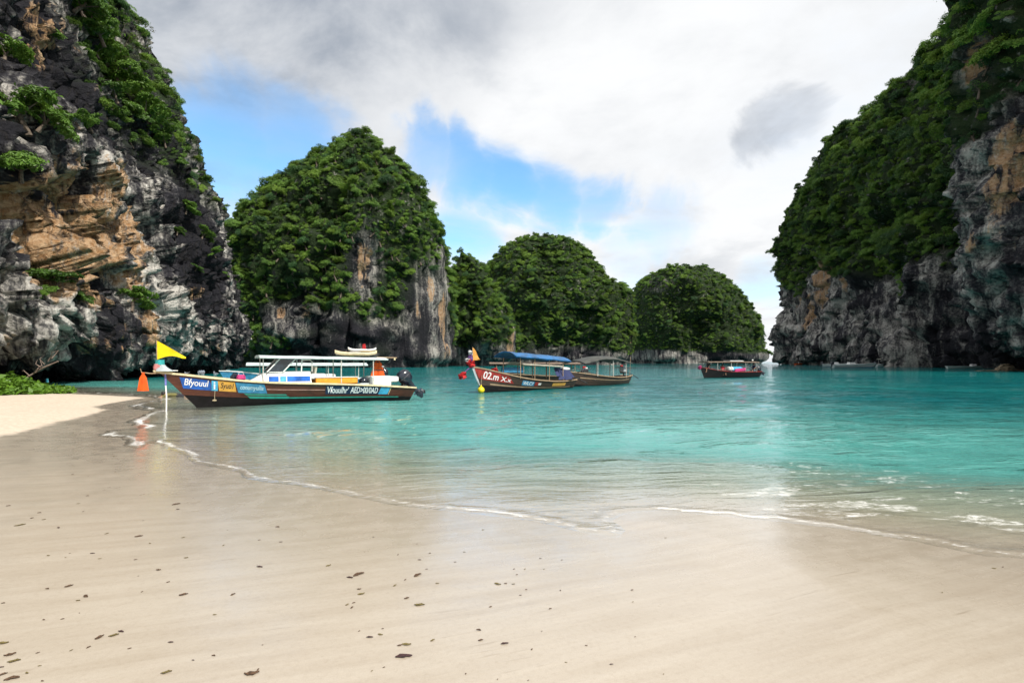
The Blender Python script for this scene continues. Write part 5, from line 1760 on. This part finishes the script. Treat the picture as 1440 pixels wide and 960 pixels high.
MB().box((6.3, 0, .92), (.9, 1.0, .26), bevel=.08).build('bow_cover', M['canopy_dark'], b3)
longtail_engine(b3, .3, .72)
MB().box((.75, .2, 1.15), (.42, .5, .5), bevel=.08).build('fuel_drum', M['pale_cloth'], b3)
MB().tube([(.2, .5, .6), (.15, .55, 2.15)], .018, 6).build('stern_staff', M['wood_rail'], b3)
t3 = H3.pt(1, 1)
MB().box((t3.x - .05, 0, t3.z + .08), (.16, .10, .34), roty(.3), bevel=.03).build('stem_post', M['hull_wood'], b3)
bunch(b3, 'prow_ribbon', M['red'], (t3.x + .05, .05, t3.z - .12), .16, 9, .25, 21)

# ------------------------------------------------------------------ fourth long boat, out in the bay with people aboard
b4, L4 = boat_root('longtail_boat', (28.1, 58.8), (20.9, 55.6), 'dark longtail boat with a flat roof and three people aboard, out in the bay')
H4 = Hull(L4, 1.6, [(-1, .68), (0, .66), (2, .62), (4, .64), (6, .78), (7.2, .98), (8.5, 1.2)], rake=.6, keel=-.28, stern=.6)
H4.mesh_parts(b4, M['hull_black'], M['hull_black'], M['hull_red'], M['deck'], split=.3, floor=.2, rail=(.07, .05))
canopy(b4, 'roof', M['canopy_brown'], .4, 8.0, .72, lambda t: 1.70 + .02 * t, .05, .07)
canopy(b4, 'roof_rack', M['white'], 2.6, 4.6, .5, lambda t: 1.86, .02, .05)
posts(b4, M['metal'], (.7, 2.4, 4.6, 6.6), .62, lambda x: H4.zg(x) - .06, 1.72, .025)
MB().box((3.6, .1, .95), (2.3, .9, .5), bevel=.12, taper=.82).build('middle_bench', M['sky_blue'], b4)
MB().box((3.2, .58, .85), (1.7, .12, .34), roty(.08), bevel=.04).build('side_cushion', M['magenta'], b4)
MB().box((4.5, .2, 1.0), (.7, .8, .42), bevel=.1).build('bow_locker', M['white'], b4)
outboard(b4, -.45, .75, R(50), 1.0)
t4 = H4.pt(1, 1)
bunch(b4, 'prow_ribbon', M['magenta'], (t4.x + .1, .05, t4.z + .12), .2, 10, .3, 31)
MB().ball((1.0, .3, 1.92), .10, 10, 6).build('roof_lamp', M['white'], b4, smooth=True)
P4 = lambda p: world_of(b4, p)
person(P4((7.35, .05, .95)), b4.rotation_euler.z, 'sit', 'shirt_dark', 'person in dark clothes sitting on the bow of the boat out in the bay')
person(P4((5.35, .1, .62)), b4.rotation_euler.z + 1.2, 'sit', 'shirt_red', 'person in a red shirt sitting under the flat boat roof')
person(P4((.55, .1, .72)), b4.rotation_euler.z, 'sit', 'shirt_navy', 'person in a navy shirt at the stern beside the outboard motor')

# ------------------------------------------------------------------ boat with white awning behind the nearest one
b5, L5 = boat_root('longtail_boat', (-9.6, 37.2), (-18.2, 33.2), 'pale boat with a white awning half hidden behind the long brown boat')
H5 = Hull(L5, 1.8, [(-1, .62), (0, .6), (3, .62), (6, .8), (8, 1.0), (9.6, 1.2)], rake=.7, keel=-.28, stern=.6)
H5.mesh_parts(b5, M['hull_black'], M['steel_blue'], M['white'], M['deck'], split=.4, floor=.2)
canopy(b5, 'awning', M['canopy_white'], 1.0, 8.6, .95, lambda t: 1.52 + .03 * t, .14, .07)
posts(b5, M['metal'], (1.6, 3.6, 5.6, 7.6), .75, lambda x: H5.zg(x) - .08, 1.55, .028)
MB().box((4.2, 0, .75), (2.2, 1.0, .4), bevel=.08).build('bench', M['white'], b5)
outboard(b5, -.3, .7, R(10))
# and one with a brown awning behind the red bow
b6, L6 = boat_root('longtail_boat', (6.6, 44.5), (-2.6, 43.6), 'dark boat with a thin brown awning partly hidden behind the red bowed boat')
H6 = Hull(L6, 1.6, [(-1, .6), (0, .55), (3, .55), (6, .7), (8, .9), (10, 1.1)], rake=.6, keel=-.28, stern=.55)
H6.mesh_parts(b6, M['hull_black'], M['hull_wood'], M['wood_rail'], M['deck'], split=.4, floor=.2)
canopy(b6, 'awning', M['canopy_brown'], .8, 8.6, .85, lambda t: 1.58 + .02 * t, .10, .06)
posts(b6, M['wood_rail'], (1.3, 3.5, 5.7, 8.0), .7, lambda x: H6.zg(x) - .08, 1.62, .028)
MB().box((6.6, 0, 1.05), (1.9, .9, .5), bevel=.06).build('side_curtain', M['steel_blue'], b6)
longtail_engine(b6, .3, .6)

# ------------------------------------------------------------------ small white boats at the foot of the massif
def speedboat(stern, bow, label, roof=False, s=1.0, mat='white'):
    r, L = boat_root('speedboat', stern, bow, label, group=None)
    h = Hull(L, L * .26, [(-1, .8 * s), (0, .8 * s), (L * .5, .9 * s), (L * .8, 1.1 * s), (L, 1.25 * s), (L + 1, 1.3 * s)], rake=L * .12, keel=-.35, stern=.9, full=.35)
    h.mesh_parts(r, M['steel_blue'], M[mat], M['white'], M['deck'], split=.36, floor=.3, ns=24, nvv=8, rail=(.12, .1))
    frustum(MB(), L * .38, L * .62, L * .085, .6 * s, L * .40, L * .52, L * .07, 1.55 * s).build('console', M['white'], r)
    P = [[(L * .62 - .55 * s * j / 2 * .8, L * (-.08 + .16 * i / 3), (1.1 + .55 * j / 2) * s) for j in range(3)] for i in range(4)]
    MB().sheet(P, .03).build('windscreen', M['glass'], r)
    for x in (.14, .27):
        MB().box((L * x, 0, .75 * s), (L * .08, L * .17, .35 * s), bevel=.06).build('seat', M['white'], r)
    if roof:
        canopy(r, 'canopy', M['canopy_cream'], L * .06, L * .80, L * .115, lambda t: 2.35 * s + .1 * t, .12, .12)
        posts(r, M['metal'], (L * .12, L * .42, L * .7), L * .10, .85 * s, 2.4 * s, .04)
    outboard(r, -.35, .75 * s, R(15), 1.5 * s)
    return r
speedboat((93.5, 149.0), (104.0, 148.0), 'white speedboat with a bright hull out in front of the massif foot')
speedboat((107.0, 176.0), (113.5, 171.0), 'small pale speedboat in the shade behind the bright white speedboat')
speedboat((117.5, 165.0), (127.0, 164.0), 'pale speedboat with a long flat canopy against the massif foot', roof=True, s=1.05)
bk, Lk = boat_root('rowing_boat', (110.6, 130.0), (121.5, 129.0), 'long low white boat lying against the dark foot of the massif beside the buttress')
hk = Hull(Lk, 1.9, [(-1, .62), (0, .6), (Lk * .5, .55), (Lk, .8), (Lk + 1, .85)], rake=.6, keel=-.2, stern=.5)
hk.mesh_parts(bk, M['steel_blue'], M['white'], M['white'], M['deck'], split=.3, floor=.2, ns=24, nvv=8)
MB().box((Lk * .55, 0, .8), (1.2, .9, .6), bevel=.1).build('covered_bundle', M['white_cloth'], bk)
for x in (.2, .4, .75):
    MB().box((Lk * x, 0, .5), (.3, 1.4, .06)).build('thwart', M['deck'], bk)
bd, Ld = boat_root('dinghy', (139.5, 252.0), (144.5, 254.0), 'tiny orange dinghy with one person off the open end of the massif')
hd = Hull(Ld, 1.9, [(-1, .6), (0, .6), (Ld, .9), (Ld + 1, .95)], rake=.5, keel=-.2, stern=.8)
hd.mesh_parts(bd, M['hull_black'], M['orange'], M['orange'], M['deck'], split=.3, floor=.2, ns=16, nvv=6, rail=(.18, .16))
MB().box((2.2, 0, .5), (.4, 1.5, .08)).build('thwart', M['deck'], bd)
person(world_of(bd, (2.2, 0, .6)), 1.2, 'sit', 'white_cloth', 'person in a white shirt sitting in the tiny orange dinghy', scale=1.3)

# ------------------------------------------------------------------ beach things at the left
sg = empty('beach_sign', (-28.1, 31.0, ground_z(-28.1, 31.0)), R(-35))
tag(sg, 'small teal sign board on a blue post by the cave mouth', 'sign')
MB().tube([(0, 0, -.2), (0, 0, .62)], .04, 8).build('post', M['pole_blue'], sg, smooth=True)
MB().box((0, -.03, .62), (.36, .035, .26), bevel=.012).build('board', M['sign_teal'], sg)
MB().box((0, -.052, .62), (.30, .008, .20)).build('board_face', M['sky_blue'], sg)

def stone(name, loc, size, seed, mat, label):
    g = np.random.default_rng(seed)
    bm = bmesh.new()
    bmesh.ops.create_icosphere(bm, subdivisions=4, radius=1)
    co = np.array([v.co[:] for v in bm.verts])
    d = 1 + .35 * fbm(co * 1.3 + seed, 3, seed) + .10 * fbm(co * 4 + seed, 3, seed + 3)
    e1, e2, ev = worley(co * 1.8 + seed, seed)
    d += (ev - .5) * .2
    for v, k in zip(bm.verts, d):
        v.co = Vector((v.co.x * size[0] * k, v.co.y * size[1] * k, v.co.z * size[2] * k))
    me = bpy.data.meshes.new(name); bm.to_mesh(me); bm.free()
    me.materials.append(mat)
    o = link(name, me); o.location = loc
    tag(o, label, 'rock')
    return o
stone('boulder', (92.5, 96.0, .2), (1.6, 1.1, 1.0), 8, M['tan_rock'], 'pale boulder on the shelf at the foot of the dark buttress')
stone('rock_shelf', (96.0, 97.5, -.15), (7.0, 2.0, .45), 9, M['tan_rock'], 'low pale rock shelf at the waterline under the dark buttress')

br = empty('fallen_branch', (-30.2, 31.0, ground_z(-30.2, 31.0)))
tag(br, 'bare leaning branch with broken twigs under the cliff overhang', 'branch')
MB().tube([(-.2, 0, .15), (.7, .1, .75), (1.6, .2, 1.35), (2.5, .25, 1.75)], [.03, .04, .05, .035], 8).build('main_limb', M['driftwood'], br, smooth=True)
for k in range(7):
    a = .9 + .22 * k
    MB().tube([(a, .12, .85 + .18 * k), (a + random.uniform(-.3, .5), .1 + random.uniform(-.2, .2), 1.0 + .2 * k + random.uniform(-.1, .3)), (a + random.uniform(-.5, .9), .1 + random.uniform(-.3, .3), 1.1 + .2 * k + random.uniform(-.1, .3))], [.03, .02, .01], 6).build('twig', M['driftwood'], br, smooth=True)

# creeping beach plants: a low mound of leaves
g = np.random.default_rng(77)
n = 13000
px_, py_ = [], []
mound = np.array([(-36, 24.0), (-24.4, 24.2), (-23.6, 26.0), (-24.6, 28.6), (-26.2, 30.6), (-29.5, 31.5), (-37, 32)])
cand = np.stack([g.uniform(-36, -23, 80000), g.uniform(23.5, 32, 80000)], 1)
inside = -signed(mound, cand) + .7 * fbm(np.stack([cand[:, 0] * .9, cand[:, 1] * .9, np.zeros(len(cand))], 1), 3, 78)
cand, inside = cand[inside > 0][:n], inside[inside > 0][:n]
gz_ = sand_height(cand[:, 0], cand[:, 1], shore_dist(cand[:, 0], cand[:, 1]))
hh = gz_ + (.14 + .62 * np.clip(inside / 2.6, 0, 1)) * g.random(len(cand)) ** .6 * (1 + .6 * fbm(np.stack([cand[:, 0], cand[:, 1], cand[:, 0] * 0], 1) * 1.2, 2, 79))
nr = g.normal(size=(len(cand), 3)) * .5 + np.array([0, -.2, .8]); nr /= np.linalg.norm(nr, axis=1, keepdims=True)
ax = np.cross(nr, g.normal(size=(len(cand), 3))); ax /= np.linalg.norm(ax, axis=1, keepdims=True)
by_ = np.cross(nr, ax)
P = np.stack([cand[:, 0], cand[:, 1], hh], 1)
Ls = g.uniform(.09, .24, len(cand))[:, None]
V = np.stack([P - ax * Ls, P + by_ * Ls * .45, P + ax * Ls, P - by_ * Ls * .45], 1).reshape(-1, 3)
gr = link('beach_grass', np_mesh('beach_grass', V, np.arange(len(V)).reshape(-1, 4), M['grass'], smooth=False, attrs={'tint': np.repeat(g.random(len(cand)), 4)}))
tag(gr, 'bright green creeping plants on the dry sand before the cave', 'grass', kind='stuff')

# thin leafless-looking sapling leaning out from the cliff edge
h, nrm_ = hitpx(LEFT, 152, 100)
sp = empty('cliff_sapling', h); tag(sp, 'thin sparse sapling leaning out against the sky from the cliff edge', 'sapling')
limbs = MB()
tips = []
S0 = np.linalg.norm(h) / 720.0          # metres per photograph pixel at that distance
limbs.tube([(0, 0, 0), (8 * S0, -.2, 8 * S0), (17 * S0, -.3, 22 * S0)], [.07, .05, .03], 6)
for (ex, ez, sx2, sz2) in ((34, 10, 8, 8), (42, 22, 12, 15), (20, 46, 14, 17), (8, 34, 8, 10), (46, 38, 17, 22), (34, 44, 17, 22), (28, 6, 6, 6), (48, 4, 14, 14)):
    mid = ((sx2 + ex) / 2 * S0, -.3 + random.uniform(-.4, .4), (sz2 + ez) / 2 * S0 + .1)
    end = (ex * S0, random.uniform(-.8, .5), ez * S0)
    limbs.tube([(sx2 * S0, -.2, sz2 * S0), mid, end], [.03, .02, .01], 5)
    tips += [end, mid]
limbs.build('branches', M['bark'], sp, smooth=True)
V, F, t = leaves(420, [(p[0], p[1], p[2], .55, .32) for p in tips], .22, 5, up=.5, inner=.2)
link('foliage', np_mesh('sapling_leaves', V, F, M['leaf_grey'], smooth=False, attrs={'tint': t}), sp)

# ------------------------------------------------------------------ dead leaves and seaweed scraps on the sand
def leaf_mesh(seed, mat):
    g = random.Random(seed)
    rows = []
    for i in range(7):
        u = i / 6
        w = .20 * math.sin(math.pi * min(1, u * .94 + .03)) ** .8 * (1 + .2 * g.uniform(-1, 1))
        c = .12 * math.sin(u * 3 + seed) + .04 * g.uniform(-1, 1)
        rows.append([(u - .5, c - w, .06 + .10 * g.random()), (u - .5, c - w * .4, .04), (u - .5, c, .015 + .02 * g.random()), (u - .5, c + w * .5, .05), (u - .5, c + w, .05 + .12 * g.random())])
    return MB().sheet(rows, .025).mesh('dead_leaf', mat, True)
LEAFS = [leaf_mesh(k, M[m_]) for k, m_ in enumerate(('leaf_dead', 'leaf_dark', 'leaf_olive', 'leaf_dead', 'leaf_olive', 'leaf_dead'))]
spots_px = [(505, 808, 26), (492, 812, 14), (508, 835, 14), (505, 828, 10), (590, 850, 22), (572, 841, 12), (588, 809, 20), (568, 923, 34), (572, 906, 18), (562, 907, 12), (608, 900, 12), (676, 900, 12), (673, 886, 12), (710, 905, 16), (700, 821, 14), (711, 820, 8), (722, 821, 8), (690, 853, 8), (774, 856, 8), (590, 787, 8), (653, 776, 6),
            (354, 946, 30), (234, 945, 20), (363, 941, 8), (300, 922, 10), (240, 903, 12), (302, 864, 8), (122, 838, 16), (110, 844, 10), (97, 824, 14), (66, 828, 10), (130, 778, 10), (68, 781, 8), (223, 801, 12), (262, 784, 10), (258, 836, 16), (328, 836, 12), (365, 797, 14), (462, 795, 12), (62, 871, 8), (160, 893, 18), (140, 896, 18), (125, 910, 10), (170, 888, 14),
            (4, 904, 20), (14, 920, 20), (20, 929, 22), (4, 948, 14), (16, 955, 26), (2, 938, 10), (38, 946, 10), (60, 957, 8), (28, 738, 18), (12, 711, 8), (55, 721, 8), (82, 742, 10), (110, 708, 6), (117, 719, 5), (150, 750, 8), (195, 754, 14), (248, 709, 16), (250, 716, 8), (160, 641, 5), (102, 667, 5), (162, 664, 4), (123, 697, 6), (390, 741, 10), (395, 762, 7), (1398, 799, 9), (1410, 797, 6), (1325, 833, 6), (655, 947, 6), (700, 955, 5), (860, 934, 9), (796, 931, 6), (893, 895, 5), (890, 846, 5),
            (788, 830, 6), (740, 829, 6), (760, 785, 6), (765, 800, 5), (790, 787, 5), (738, 800, 6), (723, 800, 6), (727, 808, 6), (600, 800, 6), (615, 820, 8), (640, 790, 6), (555, 823, 10), (570, 815, 7), (560, 780, 6), (525, 755, 5), (936, 756, 5), (870, 758, 6), (488, 850, 10), (495, 854, 10), (538, 884, 6), (520, 896, 14), (535, 892, 12), (505, 887, 6), (523, 943, 6), (540, 938, 6)]
for i in range(36):
    spots_px.append((random.uniform(0, 1) ** 1.5 * 950, random.uniform(725, 958), random.uniform(3, 8)))
for i, (px, py, w) in enumerate(spots_px):
    x, y = gp(px, py)
    for _ in range(3):
        z = ground_z(x, y)
        y = 720 * (EYE - z) / (py - 508.0); x = (px - 720) / 720.0 * y
    if shore_dist(np.array([x]), np.array([y]))[0] > -.12:
        continue
    k = i % 6
    o = link('fallen_leaf', LEAFS[k])
    s = w * y / 720 * (.66 if w > 12 else .6)
    o.location = (x, y, z + .002)
    o.scale = (s, s * 1.1, min(s, .05))
    o.rotation_euler = (0, 0, random.gauss(R(22), R(28)))
    dark_ = k == 1
    olive_ = k in (2, 4)
    lab = 'dark purple brown dead leaf lying on the wet sand' if dark_ else ('olive brown scrap of leaf lying on the wet sand' if olive_ else 'brown dead leaf lying on the wet sand')
    tag(o, lab, 'leaf', 'dark dead leaves on the sand' if dark_ else ('olive leaf scraps on the sand' if olive_ else 'brown dead leaves on the sand'))
